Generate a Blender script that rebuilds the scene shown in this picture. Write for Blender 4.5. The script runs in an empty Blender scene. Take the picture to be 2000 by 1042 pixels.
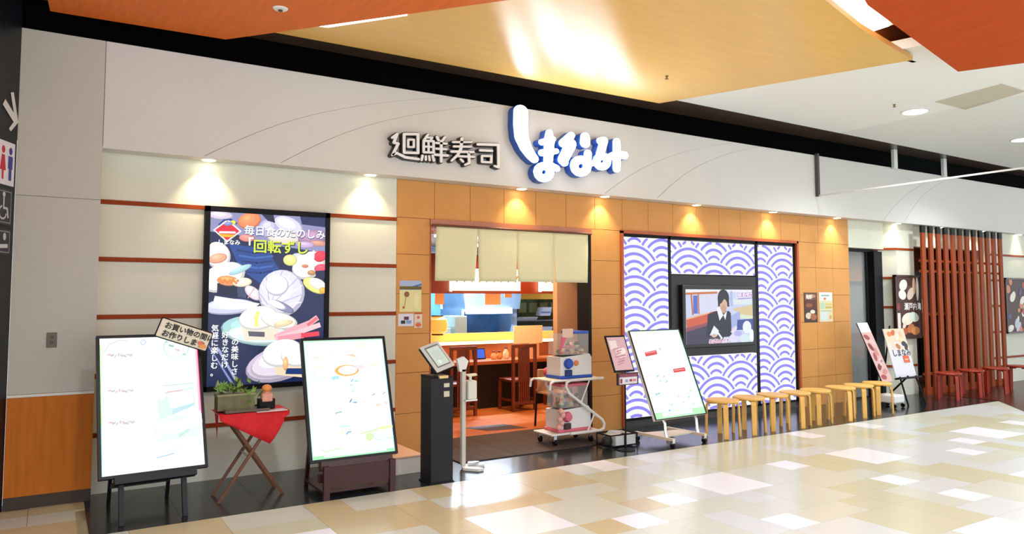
import bpy, bmesh, math, random
from mathutils import Matrix, Vector

SC = bpy.context.scene
COL = SC.collection
R = math.radians
rnd = random.Random(7)

# ------------------------------------------------------------------ camera
cam_d = bpy.data.cameras.new('camera')
cam = bpy.data.objects.new('camera', cam_d)
COL.objects.link(cam)
YAW, PITCH, ROLL = R(31.968), R(3.6535), R(-0.103)
fw = Vector((math.sin(YAW)*math.cos(PITCH), math.cos(YAW)*math.cos(PITCH), math.sin(PITCH)))
r0 = Vector((math.cos(YAW), -math.sin(YAW), 0))
u0 = r0.cross(fw)
rt = r0*math.cos(ROLL)+u0*math.sin(ROLL)
up = -r0*math.sin(ROLL)+u0*math.cos(ROLL)
CAM = Vector((0, -5.97, 1.63))
cam.matrix_world = Matrix(((rt.x, up.x, -fw.x, CAM.x), (rt.y, up.y, -fw.y, CAM.y), (rt.z, up.z, -fw.z, CAM.z), (0, 0, 0, 1)))
cam_d.sensor_width = 36
cam_d.lens = 25.92
cam_d.shift_y = -0.01446
cam_d.clip_start = 0.05
SC.camera = cam

# ------------------------------------------------------------------ world, exposure
w = bpy.data.worlds.new('world')
SC.world = w
w.use_nodes = True
w.node_tree.nodes['Background'].inputs[0].default_value = (0.9, 0.985, 1.07, 1)
w.node_tree.nodes['Background'].inputs[1].default_value = 1.55
SC.view_settings.view_transform = 'Standard'
SC.view_settings.look = 'None'
SC.view_settings.exposure = 0.34
SC.view_settings.gamma = 1.0
SC.view_settings.use_curve_mapping = False


# ------------------------------------------------------------------ helpers
def lin(h):
    h = h.lstrip('#')
    o = []
    for i in (0, 2, 4):
        c = int(h[i:i+2], 16)/255
        o.append(c/12.92 if c <= .04045 else ((c+.055)/1.055)**2.4)
    return (*o, 1)


MATS = {}


def mat(name, col='#888888', rough=.6, metal=0., emit=0., ecol=None, noise=0., scale=6., stretch=(1, 1, 1), spec=.5, bump=0., alpha=1., trans=0., coat=0., aniso=0.):
    if name in MATS:
        return MATS[name]
    m = bpy.data.materials.new(name)
    m.use_nodes = True
    nt = m.node_tree
    b = nt.nodes['Principled BSDF']
    c = lin(col)
    b.inputs['Base Color'].default_value = c
    b.inputs['Roughness'].default_value = rough
    b.inputs['Metallic'].default_value = metal
    b.inputs['Specular IOR Level'].default_value = spec
    b.inputs['Alpha'].default_value = alpha
    b.inputs['Transmission Weight'].default_value = trans
    b.inputs['Coat Weight'].default_value = coat
    if aniso:
        b.inputs['Anisotropic'].default_value = aniso
        cx = nt.nodes.new('ShaderNodeCombineXYZ')
        cx.inputs[0].default_value = 1
        nt.links.new(cx.outputs[0], b.inputs['Tangent'])
    if emit:
        b.inputs['Emission Color'].default_value = lin(ecol or col)
        b.inputs['Emission Strength'].default_value = emit
    if noise or bump:
        tc = nt.nodes.new('ShaderNodeTexCoord')
        mp = nt.nodes.new('ShaderNodeMapping')
        mp.inputs['Scale'].default_value = stretch
        nz = nt.nodes.new('ShaderNodeTexNoise')
        nz.inputs['Scale'].default_value = scale
        nz.inputs['Detail'].default_value = 5
        nt.links.new(tc.outputs['Object'], mp.inputs[0])
        nt.links.new(mp.outputs[0], nz.inputs['Vector'])
        if noise:
            rp = nt.nodes.new('ShaderNodeValToRGB')
            rp.color_ramp.elements[0].position = .3
            rp.color_ramp.elements[1].position = .7
            rp.color_ramp.elements[0].color = tuple(v*(1-noise) for v in c[:3])+(1,)
            rp.color_ramp.elements[1].color = tuple(min(1, v*(1+noise*.6)) for v in c[:3])+(1,)
            nt.links.new(nz.outputs['Fac'], rp.inputs[0])
            nt.links.new(rp.outputs[0], b.inputs['Base Color'])
        if bump:
            bp = nt.nodes.new('ShaderNodeBump')
            bp.inputs['Strength'].default_value = bump
            bp.inputs['Distance'].default_value = .004
            nt.links.new(nz.outputs['Fac'], bp.inputs['Height'])
            nt.links.new(bp.outputs[0], b.inputs['Normal'])
    MATS[name] = m
    return m


def pm(col, e):
    """flat print ink: plain when e is 0, backlit when e is above 0"""
    if e:
        return mat('backlit_%s_%g' % (col.strip('#'), e), '#0c0c0c', .35, emit=e, ecol=col)
    return mat('ink_%s' % col.strip('#'), col, .55)


class MB:
    def __init__(s, T=None):
        s.v, s.f, s.T = [], [], T or Matrix()

    def add(s, vs, fs):
        o = len(s.v)
        s.v += [tuple(s.T @ Vector(p)) for p in vs]
        s.f += [tuple(i+o for i in f) for f in fs]
        return s

    def box(s, x0, x1, y0, y1, z0, z1):
        return s.add([(x0, y0, z0), (x1, y0, z0), (x1, y1, z0), (x0, y1, z0), (x0, y0, z1), (x1, y0, z1), (x1, y1, z1), (x0, y1, z1)],
                     [(0, 3, 2, 1), (4, 5, 6, 7), (0, 1, 5, 4), (1, 2, 6, 5), (2, 3, 7, 6), (3, 0, 4, 7)])

    def rbox(s, x0, x1, y0, y1, z0, z1, b=.01):
        """box with chamfered edges"""
        bm = bmesh.new()
        bmesh.ops.create_cube(bm, size=1)
        for v in bm.verts:
            v.co = Vector((x0 if v.co.x < 0 else x1, y0 if v.co.y < 0 else y1, z0 if v.co.z < 0 else z1))
        bmesh.ops.bevel(bm, geom=list(bm.edges), offset=b, segments=2, affect='EDGES', profile=.5)
        bm.verts.index_update()
        s.add([tuple(v.co) for v in bm.verts], [tuple(v.index for v in f.verts) for f in bm.faces])
        bm.free()
        return s

    def prism(s, pts, ax, a, b):
        n = len(pts)
        if ax == 'y':
            g = lambda p, t: (p[0], t, p[1])
        elif ax == 'z':
            g = lambda p, t: (p[0], p[1], t)
        else:
            g = lambda p, t: (t, p[0], p[1])
        vs = [g(p, a) for p in pts]+[g(p, b) for p in pts]
        fs = [tuple(range(n)), tuple(range(2*n-1, n-1, -1))]+[(i, i+n, (i+1) % n+n, (i+1) % n) for i in range(n)]
        return s.add(vs, fs)

    def cyl(s, p0, p1, ra, rb=None, n=14):
        return s.tube([p0, p1], [ra, ra if rb is None else rb], n)

    def tube(s, path, r, n=8):
        path = [Vector(p) for p in path]
        rs = r if isinstance(r, (list, tuple)) else [r]*len(path)
        vs, fs = [], []
        ref = None
        for i, p in enumerate(path):
            if i == 0:
                d = path[1]-p
            elif i == len(path)-1:
                d = p-path[i-1]
            else:
                d = (path[i+1]-p).normalized()+(p-path[i-1]).normalized()
            d.normalize()
            if ref is None:
                ref = d.orthogonal().normalized()
            ref = (ref-d*ref.dot(d)).normalized()
            q = d.cross(ref)
            for k in range(n):
                a = 2*math.pi*k/n
                vs.append(tuple(p+(ref*math.cos(a)+q*math.sin(a))*rs[i]))
        for i in range(len(path)-1):
            for k in range(n):
                fs.append((i*n+k, i*n+(k+1) % n, (i+1)*n+(k+1) % n, (i+1)*n+k))
        fs.append(tuple(range(n-1, -1, -1)))
        o = (len(path)-1)*n
        fs.append(tuple(range(o, o+n)))
        return s.add(vs, fs)

    def lathe(s, prof, c=(0, 0, 0), n=20):
        vs, fs = [], []
        for r, z in prof:
            for k in range(n):
                a = 2*math.pi*k/n
                vs.append((c[0]+r*math.cos(a), c[1]+r*math.sin(a), c[2]+z))
        for i in range(len(prof)-1):
            for k in range(n):
                fs.append((i*n+k, i*n+(k+1) % n, (i+1)*n+(k+1) % n, (i+1)*n+k))
        fs.append(tuple(range(n-1, -1, -1)))
        o = (len(prof)-1)*n
        fs.append(tuple(range(o, o+n)))
        return s.add(vs, fs)

    def ball(s, c, r, n=10, sz=1.):
        pr = [(max(1e-4, r*math.sin(math.pi*i/n)), -r*sz*math.cos(math.pi*i/n)) for i in range(n+1)]
        return s.lathe(pr, c, n+4)

    def build(s, name, m, parent=None, smooth=False, label=None):
        me = bpy.data.meshes.new(name)
        me.from_pydata(s.v, [], s.f)
        bm = bmesh.new()
        bm.from_mesh(me)
        bmesh.ops.recalc_face_normals(bm, faces=bm.faces)
        bm.to_mesh(me)
        bm.free()
        if m:
            me.materials.append(m)
        if smooth:
            for p in me.polygons:
                p.use_smooth = True
            me.set_sharp_from_angle(angle=R(40))
        o = bpy.data.objects.new(name, me)
        COL.objects.link(o)
        o.parent = parent
        if label:
            o['label'] = label
        return o


def inst(src, name, parent=None, loc=(0, 0, 0), rotz=0):
    o = bpy.data.objects.new(name, src.data)
    COL.objects.link(o)
    o.parent = parent
    o.location = loc
    o.rotation_euler = (0, 0, rotz)
    return o


def tag(o, label, cat=None, group=None, kind=None):
    o['label'] = label
    if cat:
        o['category'] = cat
    if group:
        o['group'] = group
    if kind:
        o['kind'] = kind
    return o


def thing(name, label, cat, loc=(0, 0, 0), rotz=0, group=None):
    o = bpy.data.objects.new(name, None)
    o.empty_display_size = .1
    COL.objects.link(o)
    o.location = loc
    o.rotation_euler = (0, 0, rotz)
    return tag(o, label, cat, group)


def copy_tree(o, parent=None):
    c = o.copy()
    COL.objects.link(c)
    c.parent = parent
    for ch in list(o.children):
        copy_tree(ch, c)
    return c


def struct(o, label, cat):
    return tag(o, label, cat, kind='structure')


def text_mesh(body, size, weight=0.):
    cu = bpy.data.curves.new('txt', 'FONT')
    cu.body = body
    cu.size = size
    cu.offset = weight
    cu.resolution_u = 3
    ob = bpy.data.objects.new('txt', cu)
    COL.objects.link(ob)
    me = bpy.data.meshes.new_from_object(ob)
    vs = [(v.co.x, v.co.y) for v in me.vertices]
    fs = [tuple(p.vertices) for p in me.polygons]
    bpy.data.objects.remove(ob)
    bpy.data.curves.remove(cu)
    bpy.data.meshes.remove(me)
    return vs, fs


class Canvas:
    """flat print laid on a board: (u, v) in metres from the lower left corner"""
    def __init__(s, w, h, T=None, e=0., step=.0004, d0=.001):
        s.w, s.h, s.T, s.e, s.step, s.d = w, h, T or Matrix(), e, step, d0
        s.v, s.f, s.mi, s.ms = [], [], [], []

    def raw(s, pts, faces, col):
        m = pm(col, s.e)
        if m not in s.ms:
            s.ms.append(m)
        k = s.ms.index(m)
        o = len(s.v)
        for u, v in pts:
            u = min(max(u, 0), s.w)
            v = min(max(v, 0), s.h)
            s.v.append(tuple(s.T @ Vector((u, -s.d, v))))
        for f in faces:
            s.f.append(tuple(i+o for i in f))
            s.mi.append(k)
        s.d += s.step
        return s

    def poly(s, pts, col):
        return s.raw(pts, [tuple(range(len(pts)))], col)

    def rect(s, x0, y0, x1, y1, col):
        return s.poly([(x0, y0), (x1, y0), (x1, y1), (x0, y1)], col)

    def ell(s, cx, cy, rx, ry, col, rot=0, n=22, a0=0, a1=360):
        ca, sa = math.cos(R(rot)), math.sin(R(rot))
        pts = []
        for i in range(n):
            a = R(a0+(a1-a0)*i/(n if a1-a0 >= 360 else n-1))
            x, y = rx*math.cos(a), ry*math.sin(a)
            pts.append((cx+x*ca-y*sa, cy+x*sa+y*ca))
        return s.poly(pts, col)

    def stroke(s, pts, wd, col):
        P, F = [], []
        for i in range(len(pts)-1):
            (x0, y0), (x1, y1) = pts[i], pts[i+1]
            L = math.hypot(x1-x0, y1-y0) or 1
            nx, ny = -(y1-y0)/L*wd/2, (x1-x0)/L*wd/2
            ex, ey = (x1-x0)/L*wd*.25, (y1-y0)/L*wd*.25
            o = len(P)
            P += [(x0-ex+nx, y0-ey+ny), (x0-ex-nx, y0-ey-ny), (x1+ex-nx, y1+ey-ny), (x1+ex+nx, y1+ey+ny)]
            F.append((o, o+1, o+2, o+3))
        return s.raw(P, F, col)

    def text(s, body, x, y, size, col, weight=0., rot=0, vert=False, sx=1.):
        ca, sa = math.cos(R(rot)), math.sin(R(rot))
        if vert:
            for i, ch in enumerate(body):
                s.text(ch, x, y-i*size*1.02, size, col, weight)
            return s
        vs, fs = text_mesh(body, size)
        offs = [(0, 0)] if not weight else [(0, 0)]+[(weight*math.cos(R(a)), weight*math.sin(R(a))) for a in range(0, 360, 60)]
        for ox, oy in offs:
            s.raw([(x+ox+a*sx*ca-b*sa, y+oy+a*sx*sa+b*ca) for a, b in vs], fs, col)
        return s

    def build(s, name, parent=None, label=None):
        me = bpy.data.meshes.new(name)
        me.from_pydata(s.v, [], s.f)
        for m in s.ms:
            me.materials.append(m)
        me.polygons.foreach_set('material_index', s.mi)
        me.update()
        o = bpy.data.objects.new(name, me)
        COL.objects.link(o)
        o.parent = parent
        if label:
            o['label'] = label
        return o


def lean(x, y, z, deg):
    """board frame: x right, z up the board, y through it, tipped back by deg about its lower edge"""
    return Matrix.Translation((x, y, z)) @ Matrix.Rotation(-R(deg), 4, 'X')


def spot(name, loc, watts, col, size=80, blend=.6, rad=.03, parent=None, rot=(0, 0, 0)):
    l = bpy.data.lights.new(name, 'SPOT')
    l.energy = watts
    l.color = col
    l.spot_size = R(size)
    l.spot_blend = blend
    l.shadow_soft_size = rad
    o = bpy.data.objects.new(name, l)
    COL.objects.link(o)
    o.location = loc
    o.rotation_euler = rot
    o.parent = parent
    return o


def area(name, loc, watts, col, sx, sy=None, rot=(0, 0, 0), parent=None):
    l = bpy.data.lights.new(name, 'AREA')
    l.energy = watts
    l.color = col
    l.shape = 'RECTANGLE'
    l.size = sx
    l.size_y = sy or sx
    o = bpy.data.objects.new(name, l)
    COL.objects.link(o)
    o.location = loc
    o.rotation_euler = rot
    o.parent = parent
    return o


# ------------------------------------------------------------------ shared materials
M_white = mat('white_wall_paint', '#dddcca', .75, noise=.03, scale=3)
M_fascia = mat('fascia_paint', '#dad6d0', .7, noise=.02, scale=2)
M_grey = mat('grey_wall_cloth', '#c6c2b6', .85, noise=.03, scale=40)
M_dado = mat('orange_wood_dado', '#c66e1c', .55, spec=.2, noise=.12, scale=5, stretch=(6, 6, .6))
M_strip = mat('redwood_strip', '#943a0a', .55, spec=.2, noise=.15, scale=8, stretch=(.4, 4, 4))
M_tan = mat('tan_wall_panel', '#d49650', .5, spec=.3, noise=.05, scale=4)
M_tanj = mat('tan_panel_joint', '#8a5524', .8)
M_redframe = mat('red_wood_frame', '#b4541c', .4, noise=.12, scale=6)
M_dark = mat('dark_recess', '#060608', .6)
M_black = mat('black_frame', '#08090d', .55, spec=.25)
M_blackm = mat('black_satin', '#0b0d13', .45, spec=.35)
M_stone = mat('dark_slate_stone', '#23292c', .18, noise=.35, scale=5, spec=.6)
M_metal = mat('brushed_steel', '#c8ccd0', .3, metal=.9)
M_whiteplastic = mat('white_plastic', '#e6e6e2', .4)
M_birch = mat('pale_birch', '#e8b65c', .45, noise=.08, scale=6, stretch=(3, 3, .5))
M_redwood = mat('dark_red_wood', '#7e2a10', .4, noise=.2, scale=6, stretch=(3, 3, .4))
M_walnut = mat('walnut_wood', '#6a3c20', .5, noise=.25, scale=8, stretch=(3, 3, .5))
M_slat = mat('red_brown_slat', '#94401a', .6, spec=.2, noise=.2, scale=6, stretch=(5, 5, .4))
M_glass = mat('clear_glass', '#eef6f6', .05, alpha=.16, spec=.5)

# ================================================================== SETTING
# ---- concourse floor: base slab, tiles as pieces
X0, MX, Y0, MY = 2.67 - .3075*20, .3075, -.1, .3
floor = struct(MB().box(-6, 22, -9, 1.3, -.12, -.012).build('floor', mat('tile_grout', '#a89c7c', .8)),
               'pale beige and white mosaic tile floor of the concourse', 'floor')
TILE = {k: mat('floor_tile_'+k, c, .22, noise=n, scale=2.5, spec=.5) for k, c, n in (
    ('white', '#f2f3f8', .01), ('pale', '#d3d8d6', .02), ('cream', '#d0d3c4', .02), ('sand', '#cccaac', .02), ('tan', '#ccbc94', .03))}


def frust(x, y):
    d = Vector((x, y, 0))-CAM
    z = d.dot(fw)
    if z < .5:
        return False
    px, py = d.dot(rt)/z*1440+1000, -d.dot(up)/z*1440+492
    return -60 < px < 2060 and py < 1110


NX, NY = 76, 24
used = {}
tiles = []


def put(i, j, a, b, c):
    for p in range(i, i+a):
        for q in range(j, j+b):
            if (p, q) in used or not (0 <= p < NX and -5 <= q < NY):
                return False
    for p in range(i, i+a):
        for q in range(j, j+b):
            used[(p, q)] = 1
    tiles.append((i, j, a, b, c))
    return True


def cell(x, y):
    return round((x-X0)/MX), round((Y0-y)/MY)


for x, y in ((2.67, -1.0), (4.88, -1.0), (7.03, -1.0), (9.38, -.9), (7.45, -2.5), (.6, -1.9), (5.3, -3.2), (9.4, -3.1), (11.5, -1.6)):
    put(*cell(x, y), 2, 2, 'white')
for x, y in ((3.59, -1.6), (4.2, -1.3), (4.52, -.1), (2.98, -.1), (6.1, -1.0), (6.46, -1.9), (8.1, -1.6), (8.7, -1.2), (10.55, -.9), (6.46, -2.5), (8.95, -.1), (7.45, -.1), (4.53, -2.2), (1.4, -.7), (.2, -.4), (8.4, -2.5), (10.1, -2.2)):
    put(*cell(x, y), 1, 1, 'white')
for x, y in ((2.98, -.4), (3.6, -.1), (5.2, -2.5), (6.9, -1.9), (1.7, -.4), (5.4, -.4), (8.1, -.4), (6.1, -.4)):
    put(*cell(x, y), 2, 2, ('tan' if x < 4.2 else 'sand'))
for j in range(-5, NY):
    for i in range(NX):
        if (i, j) in used:
            continue
        xx = X0+i*MX
        if j < 0 and xx > .1:
            continue
        for a, b in rnd.sample([(2, 2), (2, 2), (2, 1), (1, 2), (2, 1), (1, 1)], 6)+[(1, 1)]:
            if put(i, j, a, b, rnd.choice(('pale', 'pale', 'cream', 'cream', 'sand', 'sand') if xx > 4.1 else ('cream', 'cream', 'sand', 'tan', 'tan'))):
                break
protos = {}
rest = {}
n_in = 0
tiles.sort(key=lambda t: (X0+t[0]*MX-CAM.x)**2+(Y0-t[1]*MY-CAM.y)**2)
for i, j, a, b, c in tiles:
    xa, ya = X0+i*MX, Y0-j*MY
    xb, yb = xa+a*MX, ya-b*MY
    if ya > .9:
        ya = 1.04
    if j == 0 and xa > -.1:
        ya = 0.0
    g = .0012
    vis = any(frust(x, y) for x in (xa, (xa+xb)/2, xb) for y in (ya, yb)) and not (xa > 13.2)
    if j < 0 and xb > .28:
        xb = .279
    if vis and n_in < 300:
        n_in += 1
        k = (round(xb-xa, 3), round(ya-yb, 3), c)
        if k not in protos:
            protos[k] = MB().box(g, k[0]-g, -k[1]+g, -g, -.012, 0).build('tile', TILE[c], floor)
            protos[k].location = (xa, ya, 0)
        else:
            inst(protos[k], 'tile', floor, (xa, ya, 0))
    else:
        rest.setdefault(c, MB()).box(xa+g, xb-g, yb+g, ya-g, -.012, 0)
for c, mb in rest.items():
    o = mb.build('distant_tiles', TILE[c], floor)
    o['kind'] = 'stuff'

# ---- dark stone apron in front of the shop
apron = struct(MB().box(.28, 12.85, 0, 1.3, -.12, -.01).build('trim_1', mat('stone_joint', '#101314', .7)), 'dark slate apron along the foot of the shop front', 'floor')
k = 0
proto = None
xx = .28
while xx < 12.8:
    wd = min(.6, 12.85-xx)
    for yy in (0, .63):
        MB().box(xx+.001, xx+wd-.001, yy+.001, yy+.629, -.01, 0.002).build('stone_slab', M_stone, apron)
    xx += .6
# ---- neighbour's red wooden deck
deck = struct(MB().prism([(12.85, 1.3), (12.85, .0), (10.4, -2.1), (22, -2.1), (22, 1.3)], 'z', -.05, .001).build('floor_deck', mat('deck_gap', '#1d0a05', .8)),
              'dark red wooden deck of the neighbouring shop', 'floor')
for q in range(26):
    yb_ = 1.3-q*.13
    ya_ = yb_-.127
    xs = 12.852 if ya_ >= 0 else 12.85+ya_*1.167
    xs2 = 12.852 if yb_ >= 0 else 12.85+yb_*1.167
    MB().prism([(xs, ya_), (22, ya_), (22, yb_), (xs2, yb_)], 'z', .001, .008).build('plank', mat('deck_plank', '#4a1a0e', .25, noise=.3, scale=5, stretch=(.4, 4, 1)), deck)

# ---- pillar at left
pil = thing('wall_pillar', 'grey pillar with orange wooden dado left of the shop', 'pillar')
pil['kind'] = 'structure'
MB().box(-.27, .325, 1.07, 1.7, 0, 3.82).build('core', M_grey, pil)
MB().box(-.269, .325, 1.05, 1.07, .89, 2.463).build('wall_panel', M_grey, pil)
MB().box(-.269, .325, 1.05, 1.07, 2.467, 3.82).build('wall_panel', M_grey, pil)
MB().box(-.269, .325, 1.04, 1.07, .1, .865).build('dado', M_dado, pil)
MB().box(-.269, .325, 1.036, 1.07, .867, .888).build('dado_cap', mat('cream_trim', '#e2ded2', .4), pil)
MB().box(-.269, .325, 1.05, 1.07, 0, .1).build('plinth', mat('brown_plinth', '#3a2c1c', .5), pil)
sw = thing('wall_socket', 'brown rectangular wall socket plate on the grey pillar', 'socket', (.015, 1.05, 1.25))
MB().rbox(-.036, .036, -.008, 0, 0, .12, .003).build('plate', mat('brown_plate', '#6a5a46', .4), sw)
for zz in (.03, .07):
    MB().box(-.012, .012, -.011, -.007, zz, zz+.022).build('socket_insert', mat('dark_brown_plastic', '#41362a', .4), sw)

# ---- dark sign column at the far left
sc_ = thing('wall_sign_column', 'black column carrying the arrow and washroom signs at the left edge', 'column', (-.27, 1.05, 0), R(65))
sc_['kind'] = 'structure'
MB().box(-.9, 0, 0, .3, 0, 4.2).build('column_face', mat('blue_black_panel', '#070c14', .4), sc_)
arrow = thing('direction_sign', 'white arrow on the black column above the pictograms', 'sign', (-.27, 1.05, 2.95), R(65))
cv = Canvas(.3, .34, Matrix.Translation((-.3, -.002, 0)))
cv.stroke([(.2, .3), (.275, .1)], .045, '#d8d6d0').stroke([(.275, .1), (.19, -.06+.07)], .04, '#d8d6d0').stroke([(.1, .2), (.26, .1)], .06, '#d8d6d0')
cv.build('arrow_mark', arrow)
pic = thing('washroom_sign', 'white washroom pictogram plate with red and blue figures', 'sign', (-.27, 1.05, 2.52), R(65))
MB().rbox(-.27, -.04, -.01, 0, 0, .34, .004).build('plate', mat('sign_white', '#e6e2e6', .4), pic)
cv = Canvas(.22, .32, Matrix.Translation((-.265, -.0105, .01)))
for x, c in ((.06, '#c0283a'), (.16, '#3a3c90')):
    cv.ell(x, .26, .022, .03, c, n=12)
    if x < .1:
        cv.poly([(x-.02, .22), (x+.02, .22), (x+.04, .1), (x+.012, .1), (x+.012, .03), (x-.012, .03), (x-.012, .1), (x-.04, .1)], c)
    else:
        cv.poly([(x-.03, .22), (x+.03, .22), (x+.03, .12), (x+.018, .12), (x+.018, .03), (x-.018, .03), (x-.018, .12), (x-.03, .12)], c)
cv.build('figures', pic)
for nm, z, lb in (('accessible_sign', 2.21, 'dark plate with pale wheelchair pictogram below the washroom sign'), ('baby_care_sign', 1.98, 'lowest dark pictogram plate on the black column')):
    s_ = thing(nm, lb, 'sign', (-.27, 1.05, z), R(65))
    h_ = .28 if z > 2 else .2
    MB().rbox(-.27, -.05, -.008, 0, 0, h_, .004).build('plate', mat('sign_dark', '#2c2e32', .4), s_)
    cv = Canvas(.2, h_-.02, Matrix.Translation((-.26, -.0085, .01)))
    cv.stroke([(.01, .01), (.19, .01), (.19, h_-.03), (.01, h_-.03), (.01, .01)], .008, '#8a8c90')
    if z > 2:
        cv.ell(.09, .225, .02, .02, '#c8c8c8', n=10).stroke([(.09, .2), (.09, .12), (.14, .12), (.155, .05)], .018, '#c8c8c8')
        cv.stroke([(.08+.05*math.cos(R(a)), .085+.05*math.sin(R(a))) for a in range(110, 380, 30)], .014, '#c8c8c8')
    else:
        cv.ell(.12, .13, .022, .03, '#b8b8b8', n=10).stroke([(.03, .05), (.16, .06)], .03, '#c8c8c8')
    cv.build('pictogram', s_)

# ---- fascia: backing and curved-edged panels with open joints
fas = struct(MB().box(.325, 22, 1.064, 1.5, 2.925, 3.82).build('wall_fascia', mat('fascia_joint', '#8f8a82', .8)), 'pale grey shop fascia with fine curved joints', 'wall')


def arc(x0, span):
    pts = []
    for i in range(13):
        t = i/12
        z = 2.92+.9*t
        # shallow sweep: steep at the foot, flattening to the right near the top
        pts.append((x0+span*(.58*t+.42*t**3.2), z))
    return pts


ARCS = [[(.326, 2.92), (.326, 3.82)], arc(1.13, 2.5), arc(1.8, 2.45), arc(5.72, 2.35), arc(6.58, 2.0), arc(11.6, 1.95), arc(12.2, 1.6), [(22, 2.92), (22, 3.82)]]
for a, b in zip(ARCS[:-1], ARCS[1:]):
    g = .0035
    MB().prism([(x+g, z) for x, z in a]+[(x-g, z) for x, z in reversed(b)], 'y', 1.05, 1.068).build('fascia_panel', M_fascia, fas)
MB().box(.325, 22, 1.05, 1.3, 2.905, 2.92).build('soffit', M_fascia, fas)

# ---- white wall at left with red wood strips
wl = struct(MB().box(.326, 3.07, 1.275, 1.45, 0, 2.92).build('wall_left', mat('wall_backing', '#9a968a', .9)), 'white panelled wall left of the entrance with red strips', 'wall')
zs = [0, .49, .985, 1.485, 1.98, 2.475]
for i, z in enumerate(zs):
    z1 = zs[i+1]-.02 if i < 5 else 2.905
    MB().box(.327, 3.069, 1.25, 1.275, z+(.02 if i else 0), z1).build('wall_panel', M_white, wl)
    if i:
        MB().box(.327, 3.069, 1.238, 1.275, z-.019, z+.019).build('wood_strip', M_strip, wl)

# ---- tan panelled wall around entrance and wave window
wt = struct(MB().box(3.07, 3.46, 1.265, 1.5, 0, 2.92).box(3.46, 5.66, 1.265, 1.5, 2.5, 2.92).box(5.66, 6.17, 1.265, 1.5, 0, 2.92).box(6.17, 9.6, 1.4, 1.5, 0, 2.92)
            .box(6.17, 9.6, 1.265, 1.4, 2.5, 2.92).box(9.6, 10.93, 1.265, 1.5, 0, 2.92).build('wall_front', M_tanj), 'tan panelled wall around the entrance and the wave window', 'wall')
rows = [0, .44, .86, 1.27, 1.69, 2.11, 2.5]


def tanpanel(x0, x1, z0, z1):
    g = .0025
    MB().box(x0+g, x1-g, 1.25, 1.266, z0+g, z1-g).build('wall_panel', M_tan, wt)


x = 3.07
while x < 10.9:
    x1 = min(x+.4425, 10.93)
    if 10.93-x1 < .1:
        x1 = 10.93
    tanpanel(x, x1, 2.5, 2.905)
    x = x1
for a, b in zip(rows[:-1], rows[1:]):
    tanpanel(3.07, 3.46, a, b)
    tanpanel(5.66, 6.13, a, b)
    for k in range(3):
        tanpanel(9.64+k*.43, 9.64+(k+1)*.43, a, b)
MB().box(3.46, 3.475, 1.25, 1.5, 0, 2.5).build('jamb', M_redframe, wt)
MB().box(5.63, 5.66, 1.25, 1.5, 0, 2.5).build('jamb', M_black, wt)
MB().box(3.46, 5.66, 1.235, 1.5, 2.43, 2.5).build('lintel', mat('polished_copper_wood', '#b4642c', .2, spec=.7), wt)
MB().box(6.13, 6.17, 1.225, 1.4, .03, 2.5).box(9.6, 9.64, 1.225, 1.4, .03, 2.5).box(6.13, 9.64, 1.225, 1.4, 2.47, 2.51).build('window_surround', M_redframe, wt)
MB().box(6.17, 9.6, 1.27, 1.4, 0, .1).build('plinth', mat('grey_stone_plinth', '#4a4844', .3, noise=.2), wt)

# ---- wall right of the tan wall: door, return, white wall, recess behind the slat screen
wr = struct(MB().box(10.93, 11.9, 1.25, 1.45, 2.46, 2.92).prism([(11.88, 1.5), (12.2, 1.2), (12.2, 1.5)], 'z', 0, 2.92).box(12.2, 12.72, 1.215, 1.5, 0, 2.92)
            .box(12.72, 15.3, 1.3, 1.5, 2.55, 2.92).box(15.3, 22, 1.215, 1.5, 0, 2.92).build('wall_right', M_white), 'white wall with red strips right of the tan wall', 'wall')
for i, z in enumerate(zs):
    z1 = zs[i+1]-.02 if i < 5 else 2.905
    for a, b in ((12.2, 12.72), (15.3, 22)):
        MB().box(a, b, 1.2, 1.216, z+(.02 if i else 0), z1).build('wall_panel', M_white, wr)
        if i:
            MB().box(a, b, 1.19, 1.216, z-.019, z+.019).build('wood_strip', M_strip, wr)
    if i:
        MB().prism([(11.87, 1.485), (12.19, 1.185), (12.2, 1.2), (11.89, 1.5)], 'z', z-.019, z+.019).build('wood_strip', M_strip, wr)
d1 = thing('door_1', 'dark framed glass door between the tan wall and the slat screen', 'door', (11.4, 1.4, 0))
d1['kind'] = 'structure'
MB().box(-.46, -.42, -.05, .05, 0, 2.45).box(-.46, .5, -.05, .05, 2.41, 2.45).build('door_frame', M_black, d1)
MB().box(.27, .5, -.12, .06, 0, 2.42).build('door_post', M_black, d1)
MB().box(.17, .21, -.04, .04, 0, 2.41).build('door_stile', M_black, d1)
MB().box(-.42, .17, -.012, .012, .02, 2.41).build('pane', M_glass, d1)
vb = struct(MB().box(10.8, 12.72, 3.2, 3.3, 0, 2.7).box(10.8, 10.93, 1.5, 3.2, 0, 2.7).box(12.6, 12.72, 1.5, 3.2, 0, 2.7).build('wall_vestibule', mat('grey_blue_screen', '#8d97a4', .5, noise=.12, scale=2)),
            'grey blue wall seen through the dark framed glass door', 'wall')
MB().box(10.93, 12.6, 3.15, 3.2, .55, 1.0).box(12.55, 12.6, 1.5, 3.15, .55, 1.0).build('wood_panel', mat('brown_panel', '#7a3c1c', .5), vb)
MB().box(10.93, 12.6, 3.13, 3.2, 0, .55).box(12.54, 12.6, 1.5, 3.15, 0, .55).build('black_panel', M_black, vb)
MB().box(10.93, 12.6, 3.12, 3.2, 1.95, 2.5).box(12.53, 12.6, 1.5, 3.15, 1.95, 2.5).build('wood_panel', mat('warm_panel', '#c08850', .5), vb)
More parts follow.
